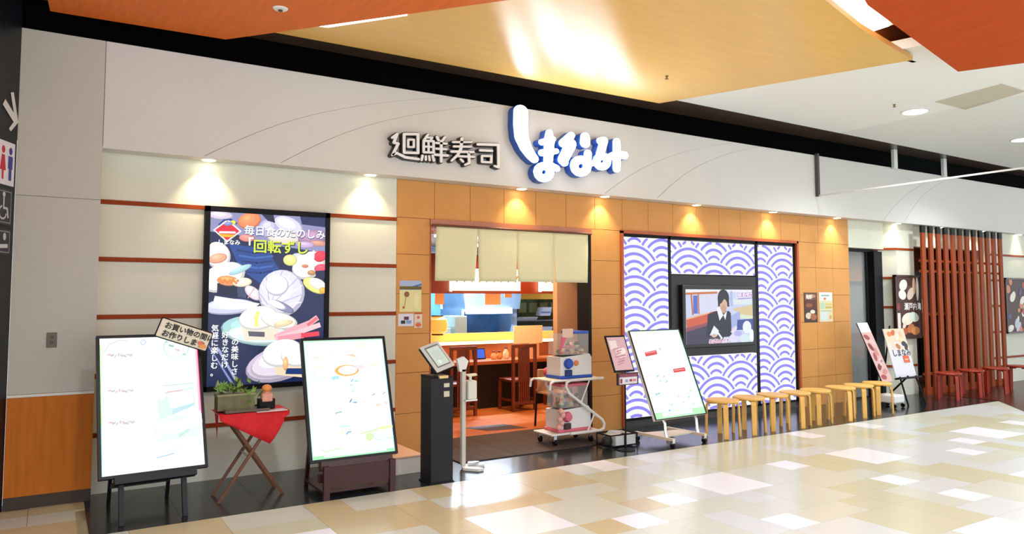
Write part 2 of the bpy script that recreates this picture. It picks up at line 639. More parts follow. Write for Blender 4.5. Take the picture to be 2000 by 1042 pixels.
struct(MB().box(10.8, 15.5, 1.5, 3.3, 2.7, 2.76).build('ceiling_vestibule', mat('warm_ceiling', '#6a4c34', .6)), 'brown ceiling above the glass door vestibule', 'ceiling')
for i, (xx, yy) in enumerate(((11.3, 2.0), (11.6, 2.6), (11.95, 2.1), (14.0, 1.9))):
    t = thing('downlight', ('small downlight nearest the glass in the door vestibule', 'small downlight at the back of the door vestibule', 'small downlight at the right of the door vestibule', 'small downlight behind the slat screen')[i], 'downlight', (xx, yy, 2.7), 0, 'vestibule downlights')
    MB().lathe([(.05, -.012), (.065, -.004), (.065, 0)]).build('trim_ring', M_whiteplastic, t)
    MB().lathe([(.045, -.014), (.001, -.016)]).build('lens', mat('warm_lens', '#ffe9c0', .4, emit=8), t)
    spot('lamp', (0, 0, -.03), 28, (1, .8, .55), 120, .8, .04, t)
# recess behind the slat screen
struct(MB().box(10.8, 15.5, 1.3, 3.3, -.1, .0).build('floor_recess', mat('dark_recess_floor', '#2a1610', .4)), 'dark brown floor behind the slat screen and the glass door', 'floor')
rc = struct(MB().box(12.72, 15.3, 2.3, 2.4, 0, 2.7).box(15.3, 15.4, 1.5, 2.4, 0, 2.7).build('wall_recess', mat('recess_wood', '#5e2a14', .5, noise=.2)), 'brown wooden wall behind the slat screen', 'wall')
for k in range(9):
    MB().box(12.78+k*.28, 13.02+k*.28, 2.27, 2.3, .12, .95).build('black_panel', M_black, rc)
MB().box(12.8, 15.2, 2.28, 2.3, 1.35, 2.2).build('window_glass', mat('dim_grey_glass', '#55595c', .15), rc)

# ---- shop interior shell
fi = struct(MB().box(2.6, 10.7, 1.3, 8.2, -.12, -.008).build('floor_interior', mat('interior_grout', '#7a3c1a', .8)), 'orange brown tiled floor inside the restaurant', 'floor')
pt = None
for i in range(11):
    for j in range(8):
        xa, ya = 3.0+i*.5, 1.3+j*.5
        if pt is None:
            pt = MB().box(.002, .498, .002, .498, -.008, 0).build('tile', mat('terracotta_tile', '#c2703a', .3, noise=.1, scale=4), fi)
            pt.location = (xa, ya, 0)
        else:
            inst(pt, 'tile', fi, (xa, ya, 0))
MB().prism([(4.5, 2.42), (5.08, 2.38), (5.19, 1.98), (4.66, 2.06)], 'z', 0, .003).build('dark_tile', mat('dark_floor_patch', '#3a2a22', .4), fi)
struct(MB().box(2.6, 10.7, 1.5, 8.2, 2.75, 2.85).build('ceiling_interior', mat('interior_ceiling', '#a8744a', .7)), 'warm brown ceiling inside the restaurant', 'ceiling')
struct(MB().box(2.6, 10.7, 8.1, 8.2, 0, 2.75).build('wall_kitchen', mat('kitchen_wall', '#b9cbd6', .35, noise=.1, scale=2)), 'pale blue wall at the back of the kitchen', 'wall')
struct(MB().box(2.5, 2.6, 1.45, 8.2, 0, 2.75).box(10.7, 10.8, 1.5, 8.2, 0, 2.75).build('wall_interior', mat('interior_side', '#c08a5a', .7)), 'tan side walls inside the restaurant', 'wall')
wp = struct(MB().box(5.89, 6.7, 2.3, 2.4, 0, 2.75).build('wall_partition', mat('beige_partition', '#c8a684', .7)), 'beige partition wall just inside the entrance', 'wall')

# ---- ceilings
struct(MB().box(-8, 22, -9, 1.6, 4.45, 4.6).box(-8, 22, 1.5, 1.6, 3.0, 4.45).build('ceiling', mat('black_ceiling', '#030303', .9, spec=.1)), 'black ceiling void above the hanging panels', 'ceiling')
M_slot = mat('dark_bronze_band', '#4a3a32', .3, spec=.6)
struct(MB().box(-8, 22, .5, 1.18, 4.12, 4.16).build('trim_2', M_slot), 'dark bronze band of ceiling above the fascia', 'trim')
wc = struct(MB().prism([(6.3, .62), (10.81, .69), (22, .9), (22, -9), (7.3, -9), (7.3, -2.6)], 'z', 4.1, 4.2).build('ceiling_white', mat('white_ceiling', '#eef0ea', .7)), 'white ceiling of the concourse at the right', 'ceiling')


def panel(name, pts, z, th, m, label):
    t = thing(name, label, 'ceiling panel', (pts[0][0], pts[0][1], z))
    loc = [(x-pts[0][0], y-pts[0][1]) for x, y in pts]
    MB().prism(loc, 'z', 0, th).build('board', m, t)
    return t


M_op = mat('orange_wood_laminate', '#e27026', .5, spec=.2, noise=.1, scale=3, stretch=(8, .7, 1))
M_yp = mat('yellow_wood_laminate', '#eec068', .33, noise=.05, scale=3, stretch=(.7, 5, 1), aniso=.9, spec=1.0)
M_rp = mat('red_wood_laminate', '#c04a08', .55, spec=.15, noise=.12, scale=3, stretch=(8, .7, 1))
po = panel('ceiling_panel', [(-.08, .92), (1.25, .86), (2.96, -1.23), (5.2, -4.0), (5.2, -7), (-.6, -7)], 3.95, .06, M_op, 'orange wood ceiling panel hanging at the upper left')
py = panel('ceiling_panel', [(1.3, .68), (6.27, .65), (7.3, -1.92), (6.05, -2.16), (5.1, -2.42), (4.2, -4.4), (2.2, -2.4)], 4.03, .05, M_yp, 'large honey yellow wood ceiling panel hanging above the lit sign')
pr = panel('ceiling_panel', [(5.42, -2.62), (7.82, -2.09), (9.9, -5.9), (9.9, -7.5), (4.0, -7.5), (4.0, -3.2)], 3.95, .34, M_rp, 'red brown wood ceiling panel hanging at the upper right')
for p_, (x, y, z), lb in ((po, (1.48, -.11, 3.95), 'white round sprinkler plate on the orange ceiling panel'),):
    t = thing('sprinkler_plate', lb, 'sprinkler', (x, y, z))
    MB().lathe([(.018, -.014), (.05, -.01), (.06, 0)]).build('plate', M_whiteplastic, t)
    MB().lathe([(.018, -.022), (.018, -.012)]).build('nozzle', mat('brown_metal', '#5a4a3a', .4, metal=.6), t)
for (x, y, z), lb in (((5.56, -.22, 4.03), 'tiny brass sprinkler head on the yellow ceiling panel'), ((9.05, -.69, 4.1), 'tiny brass sprinkler head on the white ceiling')):
    t = thing('ceiling_sprinkler', lb, 'sprinkler', (x, y, z))
    MB().lathe([(.008, -.03), (.01, -.01), (.022, 0)], n=10).build('nozzle', mat('brass', '#8a6a30', .4, metal=.6), t)
    MB().lathe([(.02, -.034), (.02, -.03)], n=10).build('deflector', mat('brass', '#8a6a30'), t)
struct(MB().box(6.55, 7.6, -1.79, -1.75, 4.1, 4.45).build('trim_4', mat('brown_bulkhead', '#8a4a1c', .5)), 'brown bulkhead in the gap beside the red ceiling panel', 'trim')
hatch = thing('ceiling_hatch', 'beige square access hatch in the white ceiling', 'hatch', (9.6, -1.45, 4.1))
MB().prism([(-.25, .41), (.48, .41), (.2, -.42), (-.38, -.42)], 'z', -.006, 0).build('lid', mat('hatch_beige', '#c8c2ac', .6), hatch)
# lights in the ceiling gaps
M_led = mat('cool_led', '#fbfcff', .4, emit=5)
t = thing('cove_light', 'slim white light strip between the orange and yellow ceiling panels', 'light strip', (1.95, .28, 4.03))
MB().prism([(-.06, .01), (.44, -.64), (.52, -.63), (.04, -.01)], 'z', -.014, -.001).build('diffuser', M_led, t)
MB().prism([(-.08, .02), (.43, -.66), (.54, -.65), (.05, .0)], 'z', -.004, .0).build('housing', M_whiteplastic, t)
t = thing('cove_light', 'bright white light box in the gap beside the red ceiling panel', 'light box', (5.9, -2.3, 4.3))
MB().prism([(-.6, -.2), (.2, -.05), (.95, .35), (.95, .55), (-.6, .5)], 'z', -.02, 0).build('diffuser', M_led, t)
MB().prism([(-.62, -.25), (1.0, .33), (1.0, .58), (-.62, .55)], 'z', 0, .05).build('housing', M_whiteplastic, t)

# concourse downlights: two in view, the others unseen and added as fill light
for i, (x, y, lb) in enumerate(((9.61, -.64, 'round white downlight in the white ceiling beside the hatch'), (12.75, -.56, 'round white downlight in the white ceiling at the right edge'),
                                (9.6, -4.2, 'unseen white fill downlight added in the white ceiling out over the concourse'), (12.75, -4.2, 'unseen white fill downlight added farthest over the right of the concourse'))):
    t = thing('ceiling_downlight', lb, 'downlight', (x, y, 4.1), 0, 'concourse downlights')
    MB().lathe([(.15, -.014), (.175, -.006), (.175, 0)], n=28).build('trim_ring', M_whiteplastic, t)
    MB().lathe([(.148, -.015), (.001, -.017)], n=28).build('lens', mat('downlight_lens', '#ffffff', .4, emit=9), t)
    spot('lamp', (0, 0, -.05), 225, (.92, 1, 1.04), 140, .7, .14, t)
for i, (x, y, lb) in enumerate(((1.0, -3.2, 'unseen fill downlight added in the orange ceiling panel above the left of the concourse'), (3.6, -4.9, 'unseen fill downlight added in the orange ceiling panel above the camera'), (6.8, -4.6, 'unseen fill downlight added in the red ceiling panel over the concourse'))):  # unseen lamps added to brighten the floor and the hanging panels
    t = thing('ceiling_downlight', lb, 'downlight', (x, y, 3.95), 0, 'concourse downlights')
    MB().lathe([(.12, -.014), (.145, -.006), (.145, 0)], n=28).build('trim_ring', M_whiteplastic, t)
    MB().lathe([(.118, -.015), (.001, -.017)], n=28).build('lens', mat('downlight_lens', '#ffffff', .4, emit=9), t)
    spot('lamp', (0, 0, -.05), 320, (.92, 1, 1.04), 140, .7, .14, t)

# ---- hanging glass smoke screen with rails
gs = thing('smoke_screen', 'hanging glass smoke screen with metal rails near the right of the fascia', 'glass screen', (9.85, 1.04, 3.18))
MB().box(-.004, .004, -5.5, -.03, .02, .9).build('pane', mat('thin_glass', '#0c1010', .02, alpha=.04, spec=.1), gs)
MB().box(-.012, .012, -5.5, 0, 0, .022).build('bottom_rail', mat('pale_rail', '#d8d6d0', .35, metal=.2), gs)
MB().box(-.02, .02, -.05, 0, 0, .66).build('post', mat('dark_steel', '#5c5852', .4, metal=.5), gs)
for k, (x, lb) in enumerate(((11.92, 'white hanger strut left of the pair below the white ceiling'), (13.46, 'white hanger strut right of the pair below the white ceiling'))):
    t = thing('ceiling_strut', lb, 'strut', (x, 1.02, 3.8))
    MB().box(-.05, .05, -.03, .02, 0, .4).build('strut_bar', M_whiteplastic, t)
    MB().box(-.07, .07, -.04, .03, .32, .36).build('collar', M_metal, t)

# ---- soffit spotlights
where = ['above the white wall left of the food poster', 'above the white wall right of the food poster', 'above the middle of the entrance curtain', 'above the right side of the entrance', 'above the left of the wave window',
         'above the right of the wave window', 'above the two flyers on the tan wall', 'above the glass door return', 'at the left of the slat screen', 'at the right of the slat screen', 'at the far right edge']
lx = [1.18, 2.73, 4.57, 5.8, 7.39, 8.96, 10.49, 12.15, 13.5, 14.95, 16.4]
for i, x in enumerate(lx):
    t = thing('soffit_spotlight', 'recessed warm spotlight in the soffit '+where[i], 'spotlight', (x, 1.14, 2.905), 0, 'soffit spotlights')
    MB().lathe([(.055, -.008), (.075, -.004), (.075, 0)]).build('trim_ring', M_whiteplastic, t)
    MB().lathe([(.054, -.01), (.001, -.012)]).build('lens', mat('spot_lens', '#fff6d8', .4, emit=14), t)
    spot('lamp', (0, -.01, -.02), 26, (1, .83, .55), 95, .75, .03, t, (R(12), 0, 0))

# ================================================================== SIGN LETTERING
BIG={
'shi':[([(4.424,3.737),(4.42,3.583),(4.432,3.45),(4.486,3.34),(4.55,3.264),(4.601,3.219)],[0.0921,0.0921,0.0884,0.0774,0.0663,0.0553])],
'ma':[([(4.811,3.544),(4.811,3.448),(4.806,3.338),(4.794,3.209)],[0.0442,0.07,0.0626,0.0589]),([(4.708,3.422),(4.862,3.476)],[0.0405,0.0368]),([(4.707,3.3),(4.905,3.339)],[0.0442,0.0368]),([(4.822,3.087),(4.81,3.05),(4.777,3.02),(4.734,3.007),(4.69,3.013),(4.659,3.037),(4.647,3.072),(4.659,3.109),(4.691,3.138),(4.735,3.152),(4.778,3.147),(4.81,3.123),(4.822,3.087)],[0.0516,0.0516,0.0516,0.0516,0.0516,0.0516,0.0516,0.0516,0.0516,0.0516,0.0516,0.0516,0.0516]),([(4.816,3.165),(4.911,3.138)],[0.0516,0.0442])],
'na':[([(5.126,3.55),(5.007,3.443)],[0.0479,0.0553]),([(5.121,3.446),(5.006,3.248)],[0.0737,0.07]),([(5.017,3.249),(5.023,3.217)],[0.0626,0.0516]),([(5.331,3.555),(5.33,3.484)],[0.0626,0.07]),([(5.362,3.208),(5.349,3.167),(5.312,3.135),(5.263,3.12),(5.215,3.126),(5.179,3.151),(5.167,3.189),(5.18,3.23),(5.216,3.262),(5.265,3.278),(5.314,3.272),(5.35,3.246),(5.362,3.208)],[0.0553,0.0553,0.0553,0.0553,0.0553,0.0553,0.0553,0.0553,0.0553,0.0553,0.0553,0.0553,0.0553]),([(5.371,3.36),(5.355,3.207)],[0.0516,0.0553]),([(5.375,3.247),(5.427,3.248)],[0.0479,0.0405])],
'mi':[([(5.557,3.533),(5.618,3.544)],[0.0479,0.0516]),([(5.618,3.54),(5.555,3.37)],[0.0553,0.0553]),([(5.668,3.295),(5.657,3.261),(5.626,3.234),(5.585,3.221),(5.544,3.226),(5.514,3.247),(5.503,3.278),(5.515,3.312),(5.545,3.339),(5.586,3.352),(5.627,3.347),(5.657,3.326),(5.668,3.295)],[0.0516,0.0516,0.0516,0.0516,0.0516,0.0516,0.0516,0.0516,0.0516,0.0516,0.0516,0.0516,0.0516]),([(5.664,3.333),(5.812,3.396),(5.938,3.396)],[0.0479,0.0553,0.0553]),([(5.815,3.552),(5.817,3.387),(5.81,3.215)],[0.0516,0.0553,0.0516])],
}
SMALL={
'k':[([(2.9,3.276),(2.951,3.318),(2.916,3.226),(2.964,3.221),(2.903,3.098)],[0.0147,0.0147,0.0147,0.0147,0.0147]),([(2.91,3.102),(2.948,3.122),(3.044,3.088),(3.191,3.083)],[0.0129,0.0147,0.0166,0.0147]),([(3.028,3.327),(3.184,3.345),(3.185,3.147),(3.03,3.135),(3.028,3.327)],[0.0147,0.0147,0.0147,0.0147,0.0147]),([(3.074,3.275),(3.138,3.282),(3.138,3.204),(3.075,3.197),(3.074,3.275)],[0.0111,0.0111,0.0111,0.0111,0.0111])],
'sen':[([(3.297,3.352),(3.25,3.286)],[0.0129,0.0129]),([(3.279,3.32),(3.348,3.328),(3.328,3.295)],[0.0111,0.0111,0.0111]),([(3.25,3.283),(3.363,3.291),(3.364,3.17),(3.251,3.162),(3.25,3.283)],[0.0129,0.0129,0.0129,0.0129,0.0129]),([(3.306,3.286),(3.307,3.166)],[0.0111,0.0111]),([(3.251,3.222),(3.363,3.23)],[0.0111,0.0111]),([(3.237,3.124),(3.227,3.078)],[0.0129,0.0129]),([(3.275,3.123),(3.275,3.083)],[0.0111,0.0111]),([(3.313,3.127),(3.32,3.084)],[0.0111,0.0111]),([(3.353,3.136),(3.368,3.085)],[0.0129,0.0129]),([(3.403,3.341),(3.422,3.309)],[0.0147,0.0147]),([(3.496,3.348),(3.47,3.311)],[0.0147,0.0147]),([(3.392,3.276),(3.515,3.282)],[0.0129,0.0129]),([(3.396,3.216),(3.515,3.222)],[0.0129,0.0129]),([(3.382,3.15),(3.53,3.155)],[0.0147,0.0147]),([(3.453,3.303),(3.454,3.084)],[0.0147,0.0147])],
'ju':[([(3.594,3.308),(3.82,3.334)],[0.0129,0.0129]),([(3.605,3.262),(3.812,3.281)],[0.0129,0.0129]),([(3.575,3.204),(3.84,3.225)],[0.0147,0.0147]),([(3.702,3.358),(3.689,3.247),(3.651,3.175),(3.579,3.106)],[0.0166,0.0166,0.0147,0.0129]),([(3.662,3.162),(3.851,3.174)],[0.0129,0.0129]),([(3.785,3.206),(3.793,3.1),(3.743,3.078)],[0.0147,0.0147,0.0129]),([(3.689,3.131),(3.716,3.109)],[0.0129,0.0129])],
'shi':[([(3.898,3.318),(4.158,3.34),(4.162,3.09),(4.11,3.099)],[0.0166,0.0166,0.0166,0.0129]),([(3.926,3.255),(4.077,3.264)],[0.0147,0.0147]),([(3.95,3.195),(4.069,3.204),(4.065,3.133),(3.95,3.129),(3.95,3.195)],[0.0129,0.0129,0.0129,0.0129,0.0129])],
}


def letters(mb, strokes, grow, y0, y1, ax=1.22, k=.8):
    """round brush strokes as overlapping capsules, extruded between y0 and y1"""
    for q, (pts, rr) in enumerate(strokes):
        for i in range(len(pts)-1):
            (xa, za), (xb, zb) = pts[i], pts[i+1]
            ra, rb = rr[i]*k+grow, rr[i+1]*k+grow
            d = math.atan2(zb-za, xb-xa)
            poly = [(xa+ra*ax*math.cos(d+R(a)), za+ra*math.sin(d+R(a))) for a in range(90, 271, 20)]
            poly += [(xb+rb*ax*math.cos(d+R(a)), zb+rb*math.sin(d+R(a))) for a in range(-90, 91, 20)]
            e = (i+q*3) % 9*.0002
            mb.prism(poly, 'y', y0-e, y1)
    return mb


sg = thing('sign_lettering', 'big glowing white four-character sign with blue edges on the fascia', 'sign', (0, 0, 0))
sg['label'] = 'big glowing white brush lettering with blue edges on the fascia'
M_glow = mat('glowing_white', '#f4f6ff', .4, emit=14)
M_blue = mat('blue_letter_side', '#1c4a9c', .4, emit=.12)
for kx in ('shi', 'ma', 'na', 'mi'):
    face = letters(MB(), BIG[kx], 0, .915, .93).build('letter', M_glow, sg)
    letters(MB(), BIG[kx], .006, .932, 1.04).build('letter_side', M_blue, face)
sg2 = thing('sign_lettering', 'smaller white brush lettering with black edges left of the glowing letters', 'sign', (0, 0, 0))
for kx in ('k', 'sen', 'ju', 'shi'):
    face = letters(MB(), SMALL[kx], .001, .972, .985).build('letter', mat('letter_white', '#f0eeee', .4), sg2)
    letters(MB(), SMALL[kx], .009, .987, 1.05).build('letter_side', mat('letter_black', '#0b0a0c', .4), face)

# ================================================================== FOOD POSTER LIGHT BOX
ps = thing('food_poster', 'tall backlit poster of sushi plates in a black frame on the white wall', 'poster', (1.17, 1.2, .8))
PW, PH = 1.165, 1.69
MB().box(0, PW, .005, .05, 0, PH).build('case', M_black, ps)
for n_, bx in (('frame_rail', (0, .045, -.012, .01, 0, PH)), ('frame_rail', (PW-.045, PW, -.012, .01, 0, PH)), ('frame_rail', (0, PW, -.012, .01, 0, .045)), ('frame_rail', (0, PW, -.012, .01, PH-.05, PH))):
    MB().box(*bx).build(n_, M_black, ps)
w_, h_ = PW-.09, PH-.095
cv = Canvas(w_, h_, Matrix.Translation((.045, .004, .045)), .95, .00005)
q = lambda x, y: ((x-650)/588*w_, (988-y)/(880)*h_)
sx_, sy_ = w_/588, h_/880


def tint(c, f):
    return '#'+''.join('%02x' % min(255, int(int(c[i:i+2], 16)*f)) for i in (1, 3, 5))


def E(x, y, rx, ry, c, rot=0, **k):
    cv.ell(*q(x, y), rx*sx_, ry*sy_, tint(c, .8), rot, **k)
    cv.ell(*q(x-rx*.04, y-ry*.08), rx*sx_*.92, ry*sy_*.9, c, rot, **k)
    cv.ell(*q(x-rx*.14, y-ry*.24), rx*sx_*.62, ry*sy_*.55, tint(c, 1.1), rot, **k)
    cv.ell(*q(x-rx*.2, y-ry*.34), rx*sx_*.34, ry*sy_*.28, tint(c, 1.22), rot, **k)


def S(pts, wd, c):
    cv.stroke([q(*p) for p in pts], wd*sx_, c)


def Pg(pts, c):
    cv.poly([q(*p) for p in pts], c)


cv.rect(0, 0, w_, h_, '#16224c')
Pg([(650, 105), (1240, 105), (1240, 300), (900, 260), (780, 220), (650, 210)], '#8d8fb8')
E(700, 125, 60, 22, '#d8c8dc')
E(840, 145, 60, 42, '#f08a5c', 20)
E(830, 235, 40, 20, '#e88a80')
E(940, 180, 60, 50, '#b8b2d4', 30)
E(1040, 160, 80, 45, '#d9d4ea', -20)
E(1020, 225, 90, 40, '#e4d6cc')
E(1170, 220, 80, 45, '#a884a4', 10)
E(1200, 250, 50, 16, '#d0917c')
E(1130, 260, 50, 18, '#c4a8d0')
Pg([(1100, 105), (1240, 105), (1240, 160), (1110, 150)], '#1b2a58')
Pg([(900, 105), (960, 105), (970, 150), (930, 140)], '#20243c')
# dark pleated cloth
Pg([(740, 270), (950, 290), (960, 340), (1000, 400), (900, 470), (800, 400)], '#24468e')
for k_ in range(5):
    S([(780+k_*12, 300+k_*28), (860+k_*10, 312+k_*26), (960, 300+k_*26)], 9, '#3d66b4' if k_ % 2 else '#16306c')
# left plate of gunkan
E(690, 330, 60, 70, '#f2eef2', 20)
E(690, 345, 45, 25, '#f4a888', 15)
E(720, 440, 110, 70, '#f6f4f2', 25)
E(800, 400, 60, 16, '#a8d4dc', 25)
Pg([(690, 470), (845, 480), (840, 545), (690, 530)], '#141a3a')
Pg([(785, 490), (840, 490), (830, 548), (790, 540)], '#3a4666')
E(740, 458, 52, 26, '#f49a5e', -5)
E(810, 465, 48, 24, '#fbe3cc', 5)
for k_ in range(12):
    E(700+k_*8, 452+(k_ * 7) % 18, 7, 7, '#ef7c3c', n=8)
E(750, 590, 130, 40, '#c9cbe8', 3)
Pg([(680, 535), (830, 560), (900, 575), (870, 600), (740, 605), (670, 580)], '#f7f1ea')
E(865, 520, 50, 28, '#ecd4dc', -40)
S([(840, 545), (870, 495)], 5, '#d89cac')
# right plate
E(1130, 330, 70, 22, '#c8d8e4', -10)
E(1150, 370, 95, 70, '#f6eee8', 30)
E(1050, 345, 36, 30, '#f0ea88')
E(1210, 320, 36, 30, '#e8384c', 20)
E(1215, 385, 36, 24, '#ee5068', 10)
Pg([(1185, 400), (1238, 395), (1238, 440), (1190, 440)], '#1a2148')
E(1130, 375, 18, 10, '#d07860')
E(1165, 410, 22, 14, '#b88a5c')
E(1185, 480, 70, 36, '#f4ef84', -25)
E(1200, 470, 50, 28, '#f8f0e4', -25)
E(1228, 505, 20, 18, '#e8a83c')
# scallop shell
E(1010, 520, 120, 124, '#dcd9f2', -20)
for k_ in range(11):
    a_ = R(205-k_*23)
    S([(960+20*math.cos(a_), 580-20*math.sin(a_)), (1010+112*math.cos(a_), 520-116*math.sin(a_))], 5, '#b6b2de' if k_ % 2 else '#f0eefc')
E(985, 480, 60, 56, '#e8e5f8')
E(1010, 590, 70, 22, '#8886a8', -25)
E(985, 580, 50, 18, '#efe9f2', -25)
# centre plate and nigiri
E(905, 715, 195, 78, '#a4cfd0', -6)
E(905, 735, 165, 50, '#d6e8ea', -4)
Pg([(810, 690), (1000, 705), (985, 765), (830, 762)], '#ecdcc6')
Pg([(842, 716), (926, 722), (926, 748), (848, 742)], '#5c5a68')
E(895, 650, 100, 62, '#fdfaf4', 8)
E(1000, 665, 95, 42, '#fbf3e4', -12)
S([(890, 620), (882, 650), (885, 690)], 18, '#eee87a')
E(1020, 680, 50, 16, '#f0d0a4', 10)
# prawn tails
S([(985, 750), (1080, 710), (1160, 680), (1195, 655)], 30, '#f0aab4')
S([(990, 755), (1100, 728), (1210, 692)], 26, '#f4c4cc')
S([(1000, 760), (1120, 745)], 30, '#f09aa8')
S([(1120, 745), (1205, 738)], 24, '#ee4456')
S([(1150, 690), (1195, 656)], 16, '#ee6a74')
# lower plate
E(1015, 885, 185, 92, '#c9bcd2', 14)
E(1020, 880, 165, 76, '#ded2e2', 14)
Pg([(985, 880), (1240, 900), (1235, 985), (985, 945)], '#f0d4b4')
Pg([(1040, 915), (1240, 925), (1240, 960), (1035, 945)], '#1c3a72')
E(1020, 835, 105, 72, '#fdfaf6', 10)
E(1100, 850, 90, 60, '#fbf6f0', 0)
E(1035, 890, 14, 36, '#eeb47c')
# chopsticks
S([(640, 780), (775, 990)], 16, '#7d88c0')
S([(700, 800), (800, 985)], 12, '#97a0d0')
# lettering
cv.text('毎日食のたのしみ', *q(813, 218), .097, '#3a4280', .005, -1)
cv.text('毎日食のたのしみ', *q(812, 215), .097, '#ffffff', .002, -1)
cv.text('「', *q(800, 285), .11, '#ffffff', .004)
cv.text('回転ずし', *q(862, 308), .132, '#101830', .004, 0)
cv.text('回転ずし', *q(858, 304), .132, '#d3e83a', .0028, 0)
cv.text('」', *q(1155, 325), .11, '#ffffff', .004)
cv.text('旬の美味しさ', *q(762, 745), .066, '#ffffff', .0012, vert=True)
cv.text('好きなだけ', *q(715, 745), .066, '#ffffff', .0012, vert=True)
cv.text('気軽に楽しむ。', *q(665, 710), .066, '#ffffff', .0012, vert=True)
# emblem
Pg([(663, 203), (730, 145), (800, 203), (730, 262)], '#ffffff')
Pg([(672, 203), (730, 154), (790, 203), (730, 254)], '#e0203c')
Pg([(690, 222), (770, 222), (758, 236), (704, 236)], '#f4b428')
S([(694, 213), (768, 211)], 10, '#ffffff')
S([(690, 175), (715, 150), (745, 145), (775, 165)], 9, '#2a4a94')
E(757, 160, 13, 11, '#f6e23a')
E(735, 168, 22, 10, '#7c8cc0', 10)
cv.text('しまなみ', *q(685, 272), .05, '#ffffff', .0012)
cv.build('picture', ps, 'printed picture of sushi plates with Japanese lettering')

# ================================================================== MENU BOARDS
def menu_board(name, label, x, y, z, head, ln, W, H, stand, e=1.05, fr='black'):
    t = thing(name, label, 'menu board', (x, y, 0), R(head))
    T = lean(0, 0, z, ln)
    MB(T).box(0, W, .0, .035, 0, H).build('case', M_blackm if fr == 'black' else M_whiteplastic, t)
    fm = M_blackm if fr == 'black' else mat('slim_black_edge', '#0b140f', .4)
    b = .022 if fr == 'black' else .01
    for bx in ((0, b, -.012, .002, 0, H), (W-b, W, -.012, .002, 0, H), (b, W-b, -.012, .002, 0, b), (b, W-b, -.012, .002, H-b, H)):
        MB(T).box(*bx).build('frame_rail', fm, t)
    c = Canvas(W-2*b, H-2*b, T @ Matrix.Translation((b, 0, b)), e, .0002)
    return t, c, T


# left board on black easel
t, c, T = menu_board('menu_lightbox', 'glowing white menu light box on a black easel, beside the grey pillar', .33, .2, .33, 3.7, 21.2, .752, 1.095, 0)
W_, H_ = c.w, c.h
g = lambda x, y: ((x-40)/(595)*W_, (955-y)/(815)*H_)
c.rect(0, 0, W_, H_, '#ffffff')
for (cx, cy) in ((165, 200), (165, 420), (165, 610)):
    c.ell(*g(cx, cy), .115, .075, '#eef0f2').ell(*g(cx, cy+4), .105, .062, '#fdfdfd')
    for k in range(8):
        c.ell(*g(cx-70+k*18, cy+42+(k*5) % 13), .016, .008, ('#c8a4ac', '#9fb0a4', '#cbb2b2', '#a9b4bc')[k % 4], rot=k*30, n=8)
c.stroke([g(70, 220), g(95, 180), g(150, 155), g(210, 160)], .006, '#a8bca8')
c.ell(*g(500, 210), .1, .095, '#bcdcd0').ell(*g(500, 212), .088, .084, '#ffffff')
for k in range(9):
    c.ell(*g(440+(k*37) % 120, 175+(k*29) % 90), .011, .008, ('#9ccabc', '#8fb0b8', '#d8b4bc')[k % 3], rot=k*40, n=8)
c.poly([g(275, 170), g(300, 150), g(318, 175), g(290, 195)], '#a9bac8').poly([g(283, 171), g(298, 158), g(309, 174), g(292, 186)], '#ffffff')
c.stroke([g(408, 455), g(590, 450)], .008, '#a4d0c0')
c.poly([g(365, 505), g(590, 470), g(600, 590), g(440, 640), g(370, 670)], '#c4dcd4')
c.poly([g(425, 505), g(585, 490), g(590, 570), g(450, 600)], '#f6f6f8').stroke([g(420, 497), g(520, 490)], .008, '#dca0a4')
c.poly([g(455, 605), g(590, 575), g(590, 590), g(450, 640)], '#b0ccdc')
c.poly([g(350, 680), g(500, 640), g(640, 700), g(600, 780), g(350, 790)], '#cfe4dc').ell(*g(450, 710), .1, .05, '#ffffff').ell(*g(570, 690), .08, .05, '#ffffff').ell(*g(390, 520), .035, .03, '#ffffff')
c.ell(*g(375, 700), .025, .03, '#ffffff').ell(*g(375, 750), .022, .03, '#ffffff').stroke([g(490, 770), g(545, 740)], .02, '#b4d4c4')
c.stroke([g(350, 885), g(450, 870)], .008, '#94b8d4').stroke([g(370, 860), g(490, 845)], .012, '#cfe2e8')
c.rect(W_-.022, H_*.4, W_, H_*.94, '#f7b6c8').rect(W_-.006, H_*.38, W_, H_*.94, '#e0286c')
c.rect(0, H_*.35, .006, H_*.95, '#9cf07c').rect(0, 0, .006, H_*.35, '#9ce8d8')
c.build('menu_sheet', t)
# easel
MB(lean(0, 0, .33, 21.2)).box(.1, .66, -.05, .05, -.05, -.004).build('ledge', M_blackm, t)
for xx_ in (.15, .58):
    MB().tube([(xx_, -.07, 0), (xx_, .02, .295)], .024, 4).build('leg', M_blackm, t)
    MB().tube([(xx_, .62, 0), (xx_, .33, .95)], .018, 4).build('leg', M_blackm, t)
MB().box(.15, .58, .545, .57, .14, .18).build('stretcher', M_blackm, t)
# tilted plaque clipped on the left board
pq = thing('clip_plaque', 'cream plaque with black lettering tilted on the corner of the left menu light box', 'plaque', (.76, .48, 1.42))
Tq = Matrix.Translation((-.03, 0, .0)) @ Matrix.Rotation(R(20), 4, 'Y')
MB(Tq).rbox(0, .4, -.012, .012, -.075, .075, .011).build('plaque_plate', mat('cream_plaque', '#e3d9c0', .4), pq)
MB(Tq).rbox(-.006, .406, -.006, .014, -.082, .082, .007).build('plaque_edge', M_black, pq)
cq = Canvas(.4, .15, Tq @ Matrix.Translation((0, -.0125, -.075)))
cq.text('お買い物の間に', .035, .085, .056, '#2a2622', .0018).text('お作りします', .035, .02, .056, '#2a2622', .0018)
cq.ell(.36, .03, .03, .02, '#e39a4a').ell(.335, .05, .02, .016, '#d8705c')
cq.build('lettering', pq)
MB().box(.12, .16, .015, .03, -.11, -.06).build('clip', M_black, pq)

